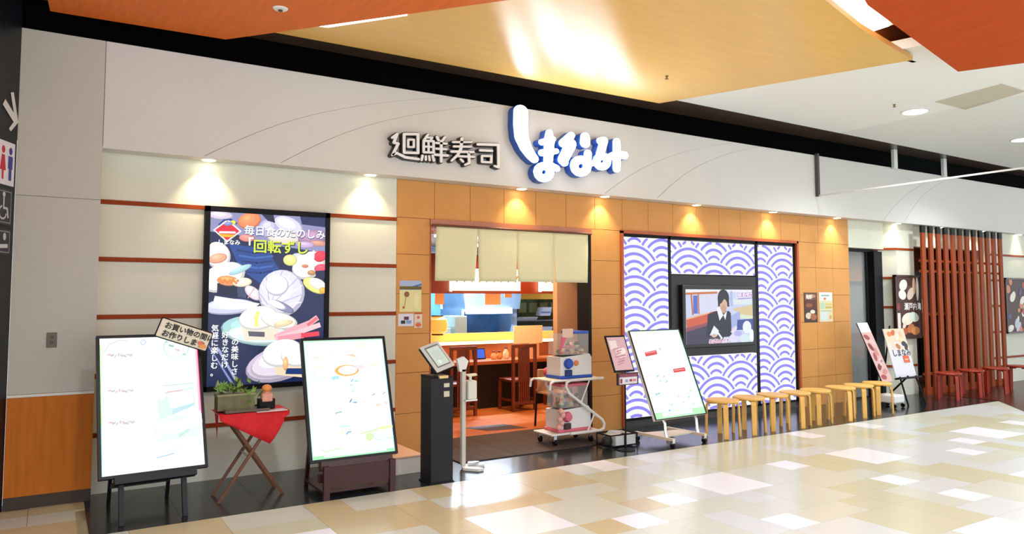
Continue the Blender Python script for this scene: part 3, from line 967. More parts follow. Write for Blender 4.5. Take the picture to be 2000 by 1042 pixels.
# right board on dark wood stand
t, c, T = menu_board('menu_lightbox', 'glowing white menu light box on a dark red wooden stand, left of the entrance', 1.837, .1, .293, -.5, 18.9, .769, 1.057, 0)
W_, H_ = c.w, c.h
g = lambda x, y: ((x-40)/(595)*W_, (960-y)/(880)*H_)
c.rect(0, 0, W_, H_, '#ffffff')
c.rect(0, H_-.014, W_, H_, '#b8f0cc').rect(0, 0, .012, H_, '#b8f0d4').rect(W_-.01, 0, W_, H_*.9, '#c0e4ee').rect(0, 0, W_, .03, '#94e4a8').rect(.1, .012, W_*.9, .05, '#d6f4dc')
c.poly([g(75, 225), g(130, 205), g(170, 208), g(100, 222)], '#f0cdb8').poly([g(340, 200), g(400, 195), g(425, 225), g(380, 212)], '#eac0a4').poly([g(220, 180), g(235, 165), g(250, 180)], '#e4cac4')
c.ell(*g(170, 345), .1, .05, '#cfe6e8').ell(*g(175, 340), .085, .042, '#ffffff').ell(*g(340, 322), .11, .05, '#f4a850').ell(*g(345, 320), .085, .04, '#ffffff').ell(*g(435, 300), .05, .02, '#ead0d4')
c.stroke([g(500, 300), g(560, 285), g(590, 272)], .008, '#cfdc9c').stroke([g(105, 275), g(180, 290)], .01, '#d4ecc0').stroke([g(230, 375), g(270, 372)], .03, '#9cd4dc')
for x_, y_, cc in ((370, 400, '#7cc0d8'), (400, 408, '#8cc8dc'), (360, 435, '#a0d0e0'), (345, 555, '#4c8cc0'), (375, 570, '#5c9ccc'), (520, 520, '#b0b4b8'), (600, 515, '#b8b4b0'), (370, 480, '#b4d4dc')):
    c.ell(*g(x_, y_), .022, .007, cc, rot=(x_*7) % 90-20, n=8)
c.poly([g(520, 600), g(545, 590), g(575, 608), g(530, 612)], '#ecc8b4').poly([g(590, 572), g(625, 590), g(610, 610)], '#ecc8b4').stroke([g(225, 640), g(272, 632)], .01, '#7cb498')
c.ell(*g(280, 690), .08, .05, '#d4e8ec').ell(*g(285, 685), .07, .045, '#ffffff').stroke([g(250, 742), g(320, 742)], .014, '#b4dce0')
c.stroke([g(290, 800), g(305, 785), g(325, 785)], .012, '#74acc8').stroke([g(255, 770), g(258, 795)], .012, '#d8e49c')
c.stroke([g(390, 805), g(480, 795), g(560, 770)], .01, '#bcdc94').ell(*g(455, 835), .035, .035, '#c4e4a4').ell(*g(525, 830), .055, .045, '#b8dcec').ell(*g(528, 828), .046, .037, '#ffffff')
c.stroke([g(540, 780), g(640, 775)], .02, '#e4ec9c').stroke([g(580, 860), g(650, 850)], .008, '#a4dce0').poly([g(660, 760), g(690, 730), g(690, 790)], '#8cc4e8')
c.stroke([g(100, 890), g(140, 910), g(240, 895)], .012, '#bfe8b4').ell(*g(470, 130), .03, .02, '#e4f4cc')
c.build('menu_sheet', t)
M_mah = mat('mahogany', '#3a1418', .35, noise=.2, scale=6)
MB(lean(0, 0, .293, 18.9)).box(.08, .7, -.05, .04, -.07, -.004).build('ledge', M_mah, t)
MB().box(.07, .72, -.02, .01, .13, .2).build('apron_board', M_mah, t)
for xx_ in (.09, .66):
    MB().box(xx_, xx_+.05, -.1, -.06, 0, .27).build('leg', M_mah, t)
    MB().tube([(xx_+.025, .5, 0), (xx_+.025, .3, .8)], .022, 4).build('leg', M_mah, t)
MB().box(.09, .71, -.085, -.07, .1, .26).build('front_board', M_mah, t)
MB().box(.09, .71, -.06, .48, .05, .07).build('stretcher', M_mah, t)

# wheeled white board in front of the wave window
t, c, T = menu_board('menu_lightbox', 'glowing white menu light box on a wheeled chrome stand before the wave window', 5.626, .1, .307, 3.5, 22.8, .842, 1.042, 0, 1.05, 'white')
W_, H_ = c.w, c.h
g = lambda u, v: (u*W_, v*H_)
c.rect(0, 0, W_, H_, '#ffffff').rect(0, 0, W_, .075, '#a8dcac').rect(.12, .02, W_*.75, .07, '#d8efe0').rect(W_-.008, 0, W_, H_, '#60d48c').rect(0, H_-.006, W_, H_, '#b8e8c8')
c.ell(*g(.2, .88), .11, .1, '#f8f0cc').ell(*g(.2, .875), .095, .085, '#ffffff')
for k in range(6):
    c.ell(*g(.12+.17*((k*37) % 10)/10, .83+.09*((k*53) % 10)/10), .02, .012, '#d8d0d0', rot=k*35, n=8)
c.poly([g(.17, .70), g(.41, .72), g(.41, .77), g(.17, .75)], '#c8383c').poly([g(.19, .735), g(.39, .748), g(.39, .758), g(.19, .747)], '#e89094')
c.poly([g(.62, .49), g(.87, .50), g(.87, .545), g(.62, .535)], '#cc3034').poly([g(.64, .512), g(.85, .52), g(.85, .53), g(.64, .524)], '#ee8c8c')
c.poly([g(.45, .79), g(.52, .80), g(.5, .74)], '#c9c4d0').stroke([g(.78, .73), g(.86, .73), g(.88, .68)], .012, '#cfe6ee').stroke([g(.15, .64), g(.25, .66)], .03, '#f0e8e0').stroke([g(.1, .52), g(.2, .5)], .012, '#e0d0b8')
for u_, v_, cc in ((.28, .47, '#84c4b4'), (.4, .46, '#9cd0bc'), (.3, .41, '#a8d8a8'), (.42, .4, '#94c8c0'), (.15, .27, '#74b4dc'), (.2, .275, '#84bce0'), (.55, .22, '#d0b8c8'), (.62, .15, '#e0c0c8'), (.38, .14, '#9cd0e0'), (.3, .08, '#84b8e4'), (.83, .27, '#a4d8a4'), (.75, .2, '#94c8dc'), (.8, .12, '#a8dcb8')):
    c.ell(*g(u_, v_), .024, .01, cc, rot=20, n=8)
c.build('menu_sheet', t)
M_chr = mat('chrome', '#d8d8d4', .18, metal=.9)
for xx_ in (.2, .72):
    MB().tube([(xx_, .28, .75), (xx_, .1, .33), (xx_, .05, .25), (xx_, .04, .15), (xx_, .02, .09)], .018, 8).build('upright', M_chr, t, True)
    MB().box(xx_-.018, xx_+.018, -.08, .5, .075, .105).build('foot_bar', mat('cream_metal', '#d9cfb8', .4), t)
    for yy_ in (-.06, .48):
        cs = MB().cyl((xx_-.014, yy_, .03), (xx_+.014, yy_, .03), .03, n=12).build('caster', M_black, t)
        MB().box(xx_-.02, xx_+.02, yy_-.018, yy_+.018, .045, .08).build('fork', M_metal, cs)
MB().prism([(.2, .1), (.72, .1), (.72, .3), (.2, .42)], 'z', .085, .1).build('base_plate', mat('cream_metal', '#d9cfb8'), t)

# ================================================================== FOLDING TABLE AND WHAT STANDS ON IT
tb = thing('folding_table', 'small brown folding table with crossed legs under the red cloth', 'table', (1.45, .55, 0))
MB().box(-.25, .27, -.17, .17, .685, .7).build('tabletop', M_walnut, tb)
for s_, yy_ in ((1, -.15), (-1, -.12), (1, .12), (-1, .15)):
    MB().tube([(-.26*s_, yy_, 0), (.2*s_, yy_, .685)], .017, 4).build('leg', M_walnut, tb)
MB().cyl((-.03, -.16, .342), (-.03, .16, .342), .008, n=8).build('pivot_rod', M_metal, tb)
cl = thing('table_cloth', 'bright red cloth draped diagonally over the folding table', 'cloth', (1.45, .55, .702))
bm_ = MB()
# cloth: top square plus hanging front triangle with soft folds
N = 14
vs_, fs_ = [], []
for i in range(N+1):
    u_ = i/N
    x_ = -.27+.56*u_
    dep = .04+.23*(u_/.8 if u_ < .8 else (1-u_)/.2*.8+.2)
    for j, (yy_, zz_) in enumerate(((.17, 0), (0, .001), (-.17, 0), (-.18-.008*math.sin(u_*14), -dep*.35), (-.186-.012*math.sin(u_*14+.6), -dep*.7), (-.19-.014*math.sin(u_*14+1), -dep))):
        vs_.append((x_ - (.05*u_ if j > 3 else 0), yy_, zz_))
for i in range(N):
    for j in range(5):
        fs_.append((i*6+j, i*6+j+1, (i+1)*6+j+1, (i+1)*6+j))
bm_.add(vs_, fs_)
M_red = mat('red_cloth', '#c8141c', .8, noise=.1, scale=20)
o_ = bm_.build('cloth_sheet', M_red, cl, True)
md = o_.modifiers.new('thick', 'SOLIDIFY')
md.thickness = .003
md.offset = 1
MB().add([(-.275, .0, 0), (-.275, -.17, 0), (-.282, -.16, -.2), (-.28, -.1, -.1)], [(0, 1, 2, 3)]).build('side_fold', M_red, cl)
tr = thing('serving_tray', 'thin dark tray on the red table cloth', 'tray', (1.4, .5, .709))
MB().rbox(-.17, .17, -.13, .13, 0, .012, .004).build('base', mat('dark_tray', '#2a211d', .35), tr)
MB().box(-.175, .175, -.136, -.128, .004, .024).box(-.175, .175, .128, .136, .004, .024).box(-.175, -.167, -.128, .128, .004, .024).box(.167, .175, -.128, .128, .004, .024).build('rim', mat('brown_tray_rim', '#5a4632', .4), tr)
pt_ = thing('planter', 'olive grey planter with green foliage on the tray', 'planter', (1.33, .52, .722))
MB().prism([(-.15, -.07), (.14, -.07), (.14, .08), (-.15, .08)], 'z', 0, .125).build('pot', mat('olive_pot', '#6e6844', .6, noise=.3, scale=12), pt_)
MB().box(-.156, .146, -.076, .086, .118, .134).build('pot_rim', mat('olive_pot_rim', '#8a825c', .6), pt_)
LEAF = [mat('leaf_'+str(i), c_, .55) for i, c_ in enumerate(('#6f9a3a', '#8cae4a', '#b8c890', '#3f4a22'))]
rl = random.Random(3)
leaf_protos = []
for k in range(4):
    leaf_protos.append(MB().add([(0, 0, 0), (.013, .004, .03), (0, .002, .07), (-.013, .004, .03), (0, -.006, .03)], [(0, 1, 4), (1, 2, 4), (2, 3, 4), (3, 0, 4)]).build('leaf', LEAF[k], pt_))
for k in range(90):
    kind = 2 if rl.random() < .15 else (3 if rl.random() < .25 else rl.choice((0, 1)))
    px_ = rl.uniform(-.15, .17)
    if kind == 2:
        px_ = rl.uniform(-.16, -.08)
    elif kind == 3:
        px_ = rl.uniform(-.1, .04)
    zz_ = .13+rl.random()*(.1 if px_ > 0 else .06)
    if px_ > .04:
        zz_ = rl.uniform(.02, .22)
    lo = leaf_protos[k] if k < 4 else inst(leaf_protos[kind], 'leaf', pt_)
    lo.location = (px_, rl.uniform(-.09, .05), zz_)
    lo.rotation_euler = (rl.uniform(-1.2, .4), rl.uniform(-1, 1), rl.uniform(0, 6))
    s_ = rl.uniform(.7, 1.25)
    lo.scale = (s_*1.3, s_*1.3, s_)
fs2 = thing('food_sample', 'black box of pink sushi food samples with an orange ball, on the table', 'food sample', (1.575, .5, .712))
MB().rbox(-.065, .065, -.05, .05, 0, .085, .006).build('box', M_black, fs2)
MB().rbox(-.045, .045, -.056, .03, .06, .13, .012).build('rice_block', mat('pink_rice', '#e09c84', .6, noise=.25, scale=60), fs2)
MB().ball((0, -.02, .17), .042, 10, .8).build('orange_ball', mat('salmon_orange', '#e8924a', .5, noise=.2, scale=30), fs2, True)
MB().cyl((.0, -.02, .125), (0, -.02, .145), .03, .036).build('collar', mat('pink_rice', ''), fs2)
sl = thing('menu_slip', 'thin translucent plate lying under the food samples', 'plate', (1.6, .47, .703))
MB().rbox(-.13, .12, -.12, -.0, 0, .006, .002).build('sheet', mat('pale_acrylic', '#d6d8d8', .2), sl)
MB().box(-.1, .09, -.1, -.05, .006, .007).build('print_band', mat('pale_pink', '#e4b8b4', .5), sl)
pl_ = thing('plinth_block', 'pale cream low block on the floor at the foot of the tan pillar', 'block', (2.86, .8, 0))
MB().rbox(-.15, .17, -.3, .28, 0, .155, .008).build('block_body', mat('pale_block', '#d6cfc2', .6), pl_)
MB().rbox(-.16, .18, -.31, .29, .15, .17, .006).build('block_top', mat('peach_top', '#dcb094', .6), pl_)
# flyers on the tan pillar
fl = thing('wall_poster', 'yellow poster with a blue sky strip taped to the tan pillar', 'poster', (3.11, 1.249, 1.5))
MB().box(0, .25, -.003, 0, 0, .33).build('sheet', mat('poster_paper', '#e4dc9c', .6), fl)
cc_ = Canvas(.25, .33, Matrix.Translation((0, -.003, 0)), 0, .0002)
cc_.rect(0, .23, .25, .33, '#a8b8d8').poly([(.14, .27), (.25, .3), (.25, .28), (.15, .26)], '#3a68b4').rect(0, .235, .25, .27, '#6a5a1c').ell(.08, .185, .03, .03, '#8a5a38').stroke([(.07, .15), (.055, .06)], .012, '#b8a85c').ell(.045, .045, .013, .013, '#b4442c').ell(.19, .12, .03, .08, '#ece4ac')
cc_.build('print', fl)
fl = thing('wall_card', 'white card with dark and blue squares below the yellow poster', 'card', (3.095, 1.249, 1.35))
MB().box(0, .175, -.004, 0, 0, .13).build('sheet', mat('card_white', '#dcdce4', .6), fl)
cc_ = Canvas(.175, .13, Matrix.Translation((0, -.004, 0)), 0, .0002)
cc_.rect(.065, .065, .12, .1, '#5c1c3c').rect(.03, .025, .08, .06, '#20222c').rect(.09, .025, .15, .06, '#7c9ccc')
cc_.build('print', fl)
fl = thing('wall_card', 'small white and red card beside the white card on the tan pillar', 'card', (3.28, 1.249, 1.33))
MB().box(0, .09, -.004, 0, 0, .16).build('sheet', mat('card_cream', '#e0d4bc', .6), fl)
cc_ = Canvas(.09, .16, Matrix.Translation((0, -.004, 0)), 0, .0002)
cc_.rect(0, .145, .09, .16, '#b83c24').ell(.045, .11, .016, .016, '#d85c3c').ell(.045, .03, .035, .022, '#d8643c').rect(.02, .055, .07, .06, '#a89078')
cc_.build('print', fl)

# ================================================================== ENTRANCE THINGS
pd = thing('reception_pedestal', 'tall black pedestal carrying a tilted tablet, left of the entrance', 'pedestal', (2.99, .12, 0))
MB().rbox(-.105, .115, -.11, .11, .0, .93, .006).build('body', M_blackm, pd)
MB().rbox(-.115, .125, -.12, .12, .0, .015, .004).build('base_plate', M_black, pd)
MB().prism([(-.105, .93), (.115, .93), (.115, .94), (-.105, .95)], 'y', -.09, .11).build('top_wedge', M_black, pd)
MB().rbox(-.03, .06, -.125, -.09, .925, .95, .004).build('brass_lip', mat('brass_lip', '#d8b878', .3, metal=.5), pd)
for zz_ in (.845, .76):
    MB().rbox(.02, .075, -.114, -.109, zz_, zz_+(.035 if zz_ > .8 else .05), .001).build('paper_label', mat('label_paper', '#c8c0a8', .6), pd)
tbv = thing('reception_tablet', 'pale framed tablet tilted on top of the black pedestal', 'tablet', (3.0, .1, .955))
Tt = Matrix.Rotation(R(14), 4, 'Z') @ Matrix.Translation((-.085, -.09, .03)) @ Matrix.Rotation(R(-14), 4, 'Y') @ Matrix.Rotation(-R(40), 4, 'X')
MB(Tt).rbox(0, .215, -.0, .02, 0, .29, .008).build('case', mat('tablet_case', '#c9cbc4', .35), tbv)
MB(Tt).rbox(-.008, .205, .018, .034, -.01, .285, .006).build('back_shell', M_black, tbv)
MB(Tt).box(.03, .185, -.003, .002, .035, .26).build('bezel', mat('tablet_bezel', '#6c7074', .3), tbv)
cc_ = Canvas(.14, .2, Tt @ Matrix.Translation((.038, -.0035, .045)), .75, .0002)
cc_.rect(0, 0, .14, .2, '#d4dcd0')
for k in range(6):
    cc_.stroke([(.03, .15-k*.018), (.11, .15-k*.018)], .004, '#b4bcb4')
cc_.ell(.05, .04, .02, .02, '#f0f4f0')
cc_.build('screen', tbv)
MB().tube([(-.02, .02, 0), (0, .04, .09)], .02, 6).build('tilt_arm', M_black, tbv)

ss = thing('sanitizer_stand', 'white hand sanitizer stand with pump bottle behind the black pedestal', 'stand', (3.43, .43, 0))
MB().box(-.02, .02, -.02, .02, .03, .95).build('post', mat('pale_post', '#c9c8bc', .35), ss)
MB().prism([(-.045, .93), (.015, .93), (.05, 1.03), (.0, 1.075), (-.075, 1.05)], 'y', -.02, .02).build('head_bracket', M_whiteplastic, ss)
MB().rbox(.03, .13, -.05, .05, .66, .84, .012).build('bottle', mat('bottle_white', '#dcdccc', .35), ss)
MB().cyl((.08, 0, .84), (.08, 0, .88), .014).build('pump_neck', M_whiteplastic, ss)
MB().prism([(.02, .9), (.14, .905), (.15, .885), (.06, .875)], 'y', -.02, .02).build('pump_lever', mat('cream_lever', '#e6dcb8', .4), ss)
MB().box(.0, .13, -.055, .055, .645, .66).build('bottle_shelf', M_whiteplastic, ss)
MB().prism([(-.03, -.03), (.02, -.03), (.12, -.2), (.05, -.22), (-.05, -.1)], 'z', .005, .03).build('foot', M_whiteplastic, ss)
MB().prism([(.0, -.02), (.03, .03), (.22, -.02), (.2, -.07)], 'z', .005, .03).build('foot', M_whiteplastic, ss)
MB().prism([(.03, -.04), (.06, .0), (.16, -.03), (.1, -.06)], 'z', .03, .06).build('pedal', M_metal, ss)

# noren curtain
nr = thing('shop_curtain', 'plain cream noren curtain of four panels hanging in the entrance', 'curtain', (3.5, 1.19, 1.83))
M_noren = mat('cream_cloth', '#e4dfb4', .85, noise=.02, scale=30, bump=.1)
for k in range(4):
    xa, xb = .01+k*.515, .01+(k+1)*.515-.001
    vs_, fs_ = [], []
    nx, nz = 10, 12
    for j in range(nz+1):
        v_ = j/nz
        z_ = .6*(1-v_)
        pin = 0 if v_ < .38 else (v_-.38)*.02
        sw_ = -.03*v_ if k < 1 else 0
        for i in range(nx+1):
            u_ = i/nx
            vs_.append((xa+sw_+pin+(xb-xa-2*pin)*u_, .006*math.sin(u_*3.14+k)*v_, z_))
    for j in range(nz):
        for i in range(nx):
            a_ = j*(nx+1)+i
            fs_.append((a_, a_+1, a_+nx+2, a_+nx+1))
    o_ = MB().add(vs_, fs_).build('cloth_panel', M_noren, nr, True)
    md = o_.modifiers.new('thick', 'SOLIDIFY')
    md.thickness = .003
MB().cyl((-.04, 0, .6), (2.12, 0, .6), .014, n=12).build('curtain_rod', M_walnut, nr, True)
mt = thing('door_mat', 'dark brown ribbed mat on the floor in the entrance', 'mat', (3.5, .62, .002))
MB().box(0, 2.1, 0, 1.2, 0, .006).build('mat_backing', mat('mat_dark', '#241b17', .9), mt)
rb = None
for k in range(40):
    if rb is None:
        rb = MB().box(.005, 2.095, 0, .021, .006, .011).build('mat_rib', mat('mat_rib', '#4e4038', .85, noise=.3, scale=30), mt)
        rb.location = (0, .005, 0)
    else:
        inst(rb, 'mat_rib', mt, (0, .005+k*.03, 0))

# capsule machines on white trolley
tl = thing('display_trolley', 'white two-tier tubular trolley right of the entrance', 'trolley', (4.98, .93, .013))
M_wt = mat('white_tube', '#e4e4de', .35)
MB().rbox(-.27, .42, -.17, .2, .7, .722, .008).build('top_shelf', M_wt, tl)
MB().rbox(-.27, .4, -.17, .2, .11, .132, .008).build('bottom_shelf', M_wt, tl)
for yy_ in (-.18, .21):
    MB().tube([(.45, yy_, .711), (-.02, yy_, .711), (-.07, yy_, .69), (-.08, yy_, .64), (-.04, yy_, .57), (.43, yy_, .24), (.46, yy_, .19), (.45, yy_, .14), (.4, yy_, .12), (-.02, yy_, .12)], .016, 8).build('frame_tube', M_wt, tl, True)
    MB().tube([(-.25, yy_, .711), (-.29, yy_, .69), (-.3, yy_, .62)], .014, 8).build('handle_tube', M_wt, tl, True)
    MB().tube([(.25, yy_, .7), (.13, yy_, .46)], .009, 6).build('brace', M_wt, tl)
    MB().tube([(.32, yy_, .32), (.22, yy_, .13)], .009, 6).build('brace', M_wt, tl)
for xx_ in (-.2, .3):
    for yy_ in (-.13, .16):
        cs = MB().cyl((xx_-.012, yy_, .035), (xx_+.012, yy_, .035), .035, n=12).build('caster', M_black, tl)
        MB().box(xx_-.018, xx_+.018, yy_-.012, yy_+.012, .05, .112).build('fork', M_metal, cs)
M_clear = mat('clear_plastic', '#f2f6f4', .08, alpha=.14, spec=.5)
CAPS = ['#c8463c', '#e8c84c', '#4c8c4c', '#d87898', '#e8e0d0', '#3c3c34', '#e08a3c', '#5a7a4a']


def gacha(label, x, y, z, col, colm, sc):
    t_ = thing('capsule_machine', label, 'vending machine', (x, y, z))
    mc = mat('gacha_'+colm, col, .4)
    MB().rbox(-.22, .25, -.14, .15, .0, .035, .01).build('base_tray', mc, t_)
    MB().prism([(-.2, .035), (.24, .035), (.24, .23), (.21, .27), (-.2, .24)], 'y', -.13, .14).build('body', M_whiteplastic, t_)
    MB().box(-.17, .2, -.12, .13, .26, .265).build('tray', mat('dark_tray', ''), t_)
    MB().box(-.18, .2, -.125, -.121, .265, .5).box(-.18, .2, .131, .135, .265, .5).box(-.184, -.18, -.12, .131, .265, .5).box(.2, .204, -.12, .131, .265, .5).build('clear_bin', M_clear, t_)
    MB().rbox(-.0 if colm == 'blue' else -.17, .205, -.13, .14, .5, .53, .006).build('lid', mc, t_)
    kn = MB().lathe([(.001, -.0), (.055, 0), (.06, .02), (.045, .05), (.001, .055)], n=16).build('dial', mc, t_, True)
    kn.location = (-.1, -.13, .17)
    kn.rotation_euler = (R(90), 0, 0)
    MB().rbox(-.145, -.06, -.165, -.128, .035, .1, .006).build('outlet', mat('gacha_outlet_'+colm, '#1c2c6a' if colm == 'blue' else '#3a2028', .4), t_)
    if colm == 'blue':
        bt = MB().lathe([(.001, 0), (.035, 0), (.028, .012), (.001, .014)], n=14).build('orange_button', mat('orange_button', '#e88a4c', .4), t_)
        bt.location = (.02, -.13, .17)
        bt.rotation_euler = (R(90), 0, 0)
        MB().prism([(-.21, .28), (-.15, .4), (-.12, .46), (-.19, .47)], 'y', -.135, -.128).build('pink_card', mat('pink_card', '#d8607c', .5), t_)
        MB().box(-.17, -.02, -.128, -.125, .46, .56).build('top_card', mat('peach_card', '#e4c4ac', .6), t_)
    else:
        for k in range(5):
            MB().ball((-.2+.03*(k % 2), -.12-.01*k, .06+.045*k), .035, 6).build('ornament', mat('pink_ornament', '#e0788c' if k % 2 else '#eab0a0', .5), t_)
    rg = random.Random(5 if colm == 'blue' else 9)
    for k in range(14):
        cx, cy, cz = x-.13+(k % 5)*.066+rg.uniform(-.004, .004), y-.07+(k//5 % 2)*.075+rg.uniform(-.004, .004), z+.3+(k//7)*.072
        cp = thing('toy_capsule', 'small coloured capsule inside the '+('blue' if colm == 'blue' else 'pink')+' trimmed capsule machine', 'capsule', (cx, cy, cz), 0, 'capsules in the %s machine' % colm)
        c_ = CAPS[rg.randrange(8)]
        MB().lathe([(.033*math.sin(R(a)), -.033*math.cos(R(a))) for a in (2, 30, 60, 90)], n=12).build('lower_half', mat('cap_'+c_.strip('#'), c_, .35), cp, True)
        MB().lathe([(.033*math.sin(R(a)), -.033*math.cos(R(a))) for a in (90, 120, 150, 178)], n=12).build('upper_half', mat('capsule_top_dark' if k % 2 else 'capsule_top_tan', '#3c3a30' if k % 2 else '#c8b48c', .3), cp, True)


gacha('blue and white capsule machine on the upper shelf of the trolley', 5.07, .94, .736, '#2452b8', 'blue', 1)
gacha('pink and white capsule machine on the lower shelf of the trolley', 5.05, .94, .146, '#d8687c', 'pink', 1)

# menu stand
ms = thing('menu_stand', 'pink menu sheet on a thin black floor stand beside the entrance', 'menu stand', (5.33, .3, .002))
Tm = lean(-.15, -.06, .84, 23.6)
MB(Tm).box(0, .28, 0, .015, 0, .42).build('holder', M_black, ms)
cc_ = Canvas(.25, .38, Tm @ Matrix.Translation((.015, 0, .02)), 0, .0003)
cc_.rect(0, 0, .25, .38, '#d8b4bc').rect(.02, .24, .12, .34, '#efe4e2').ell(.15, .2, .08, .07, '#e8d4d4').ell(.17, .22, .05, .04, '#f6ecec')
for k in range(7):
    cc_.stroke([(.05+.02*(k % 3), .06+k*.03), (.14+.02*(k % 4), .08+k*.03)], .012, '#c07c90' if k % 2 else '#cc8ca0')
cc_.build('menu_sheet', ms)
MB().box(-.13, .16, -.085, -.06, .7, .83).build('leaflet_box', mat('dark_plum', '#3a1a24', .4), ms)
cc_ = Canvas(.25, .11, Matrix.Translation((-.11, -.086, .71)), 0, .0003)
cc_.rect(0, 0, .25, .075, '#dcd4d8').rect(.01, .01, .04, .06, '#8c2c3c').rect(.08, .02, .12, .05, '#8c9cc0').rect(.14, .025, .18, .05, '#9c2c34').rect(.19, .025, .235, .05, '#c87c88').rect(0, .078, .25, .108, '#8c3c54')
cc_.build('leaflets', ms)
MB().cyl((0, -.05, .012), (0, -.05, .86), .009, n=8).build('pole', M_black, ms)
MB().lathe([(.1, 0), (.1, .008), (.02, .016)], (0, -.05, 0), 24).build('base', M_black, ms)

bk = thing('umbrella_bag_box', 'low black wire box holding white plastic bags on the apron', 'box', (5.42, .49, .002))
for zz_ in (.02, .14):
    MB().tube([(-.2, -.12, zz_), (.18, -.12, zz_), (.18, .12, zz_), (-.2, .12, zz_), (-.2, -.12, zz_)], .008, 6).build('wire_rim', M_black, bk)
for xx_, yy_ in ((-.2, -.12), (-.0, -.12), (.18, -.12), (.18, .12), (-.2, .12)):
    MB().cyl((xx_, yy_, .0), (xx_, yy_, .14), .007, n=6).build('wire_post', M_black, bk)
MB().rbox(-.12, .17, -.11, .11, .01, .125, .01).build('liner', mat('white_liner', '#c8ccc8', .5), bk)
MB().ball((-.17, -.02, .07), .06, 8).build('dark_bundle', mat('dark_bundle', '#2c2826', .7, noise=.4, scale=30), bk)
MB().add([(-.12, -.1, .12), (0, -.08, .15), (.15, -.1, .13), (.14, .1, .14), (-.05, .09, .16), (-.12, .08, .12), (.02, .0, .12)], [(0, 1, 6), (1, 2, 6), (2, 3, 6), (3, 4, 6), (4, 5, 6), (5, 0, 6)]).build('bag_top', mat('pale_bag', '#a8aca8', .3), bk)

# ================================================================== WAVE WINDOW
ww = struct(MB().box(6.17, 9.6, 1.36, 1.4, .1, 2.47).build('window_1', M_black), 'backlit wave patterned window with a television in its middle', 'window')
M_wl = mat('backlit_wave_white', '#0c0c0c', .5, emit=.95, ecol='#fbfaff')
M_wb = mat('backlit_wave_blue', '#0c0c0c', .5, emit=.85, ecol='#8c84f6')
RECTS = [(6.2, 6.98, .12, 2.43), (7.02, 8.7, 1.97, 2.42), (7.02, 8.7, .11, .85), (8.75, 9.56, .11, 2.42)]
RW, DZ = .488, .197


def waves(x0, x1, z0, z1):
    vs_, fs_ = [], []
    j0 = int((z0-1.0)/DZ)-2
    for j in range(j0, int(z1/DZ)+2):
        for i in range(int(x0/(2*RW))-1, int(x1/(2*RW))+2):
            cx, cz = i*2*RW+(RW if j % 2 else 0)+.049, j*DZ+.103
            for ra, rb_ in ((.855, .935), (.655, .738), (.455, .538), (.262, .338)):
                NA = 30
                for k in range(NA):
                    a0, a1 = math.pi*k/NA, math.pi*(k+1)/NA
                    am, rm = (a0+a1)/2, (ra+rb_)/2*RW
                    mx, mz = cx+rm*math.cos(am), cz+rm*math.sin(am)
                    if not (x0+.01 < mx < x1-.01 and z0+.01 < mz < z1-.01):
                        continue
                    hid = False
                    for dj, dis in ((-1, (-1, 1)), (-2, (0, -2, 2)), (-3, (-1, 1)), (-4, (0, -2, 2)), (-5, (-1, 1))):
                        for di in dis:
                            if (mx-cx-di*RW)**2+(mz-cz-dj*DZ)**2 < RW*RW*.999:
                                hid = True
                    if hid:
                        continue
                    o = len(vs_)
                    for a_, r_ in ((a0, ra), (a1, ra), (a1, rb_), (a0, rb_)):
                        vs_.append((min(max(cx+r_*RW*math.cos(a_), x0), x1), 1.2785, min(max(cz+r_*RW*math.sin(a_), z0), z1)))
                    fs_.append((o, o+1, o+2, o+3))
    return vs_, fs_


for x0, x1, z0, z1 in RECTS:
    lp = MB().box(x0, x1, 1.28, 1.36, z0, z1).build('light_panel', M_wl, ww)
    vs_, fs_ = waves(x0, x1, z0, z1)
    MB().add(vs_, fs_).build('wave_print', M_wb, lp)
for bx in ((6.17, 6.2, .1, 2.47), (6.98, 7.02, .1, 2.47), (8.7, 8.75, .1, 2.47), (9.56, 9.6, .1, 2.47), (6.17, 9.6, 2.43, 2.47), (6.17, 9.6, .09, .12)):
    MB().box(bx[0], bx[1], 1.262, 1.36, bx[2], bx[3]).build('mullion', M_black, ww)
MB().box(7.0, 8.73, 1.265, 1.36, .86, 1.95).build('television_panel', mat('brown_black_panel', '#17110f', .4), ww)
tv = thing('television', 'television showing a woman at a table, set in the wave window', 'television', (7.88, 1.265, 1.0))
MB().rbox(-.71, .71, -.06, 0, -.03, .82, .008).build('casing', mat('tv_black', '#141110', .3), tv)
cc_ = Canvas(1.32, .74, Matrix.Translation((-.66, -.061, .02)), .8, .0003)
tw, th = 1.32, .74
f_ = lambda x, y: ((x-165)/695*tw, (865-y)/620*th)
cc_.rect(0, 0, tw, th, '#c8cfee')
cc_.poly([f_(165, 245), f_(860, 245), f_(860, 270), f_(165, 285)], '#e8e8f0').rect(*f_(300, 520), *f_(490, 290), '#d4d6ea')
cc_.stroke([f_(165, 295), f_(480, 280)], .03, '#c8743c').stroke([f_(220, 300), f_(232, 530)], .03, '#c46c34').stroke([f_(290, 295), f_(293, 520)], .025, '#c46c34').rect(*f_(238, 520), *f_(282, 315), '#5468c4')
cc_.rect(*f_(620, 440), *f_(645, 260), '#aeb8e0').rect(*f_(650, 420), *f_(860, 350), '#d8e4e8')
cc_.poly([f_(165, 570), f_(390, 510), f_(480, 490), f_(420, 640), f_(170, 700)], '#d05a3c').poly([f_(165, 570), f_(400, 505), f_(400, 520), f_(165, 590)], '#ecb088').poly([f_(165, 680), f_(400, 620), f_(400, 700), f_(165, 730)], '#8c4a58')
cc_.poly([f_(165, 725), f_(400, 650), f_(560, 740), f_(520, 865), f_(165, 865)], '#3c3650')
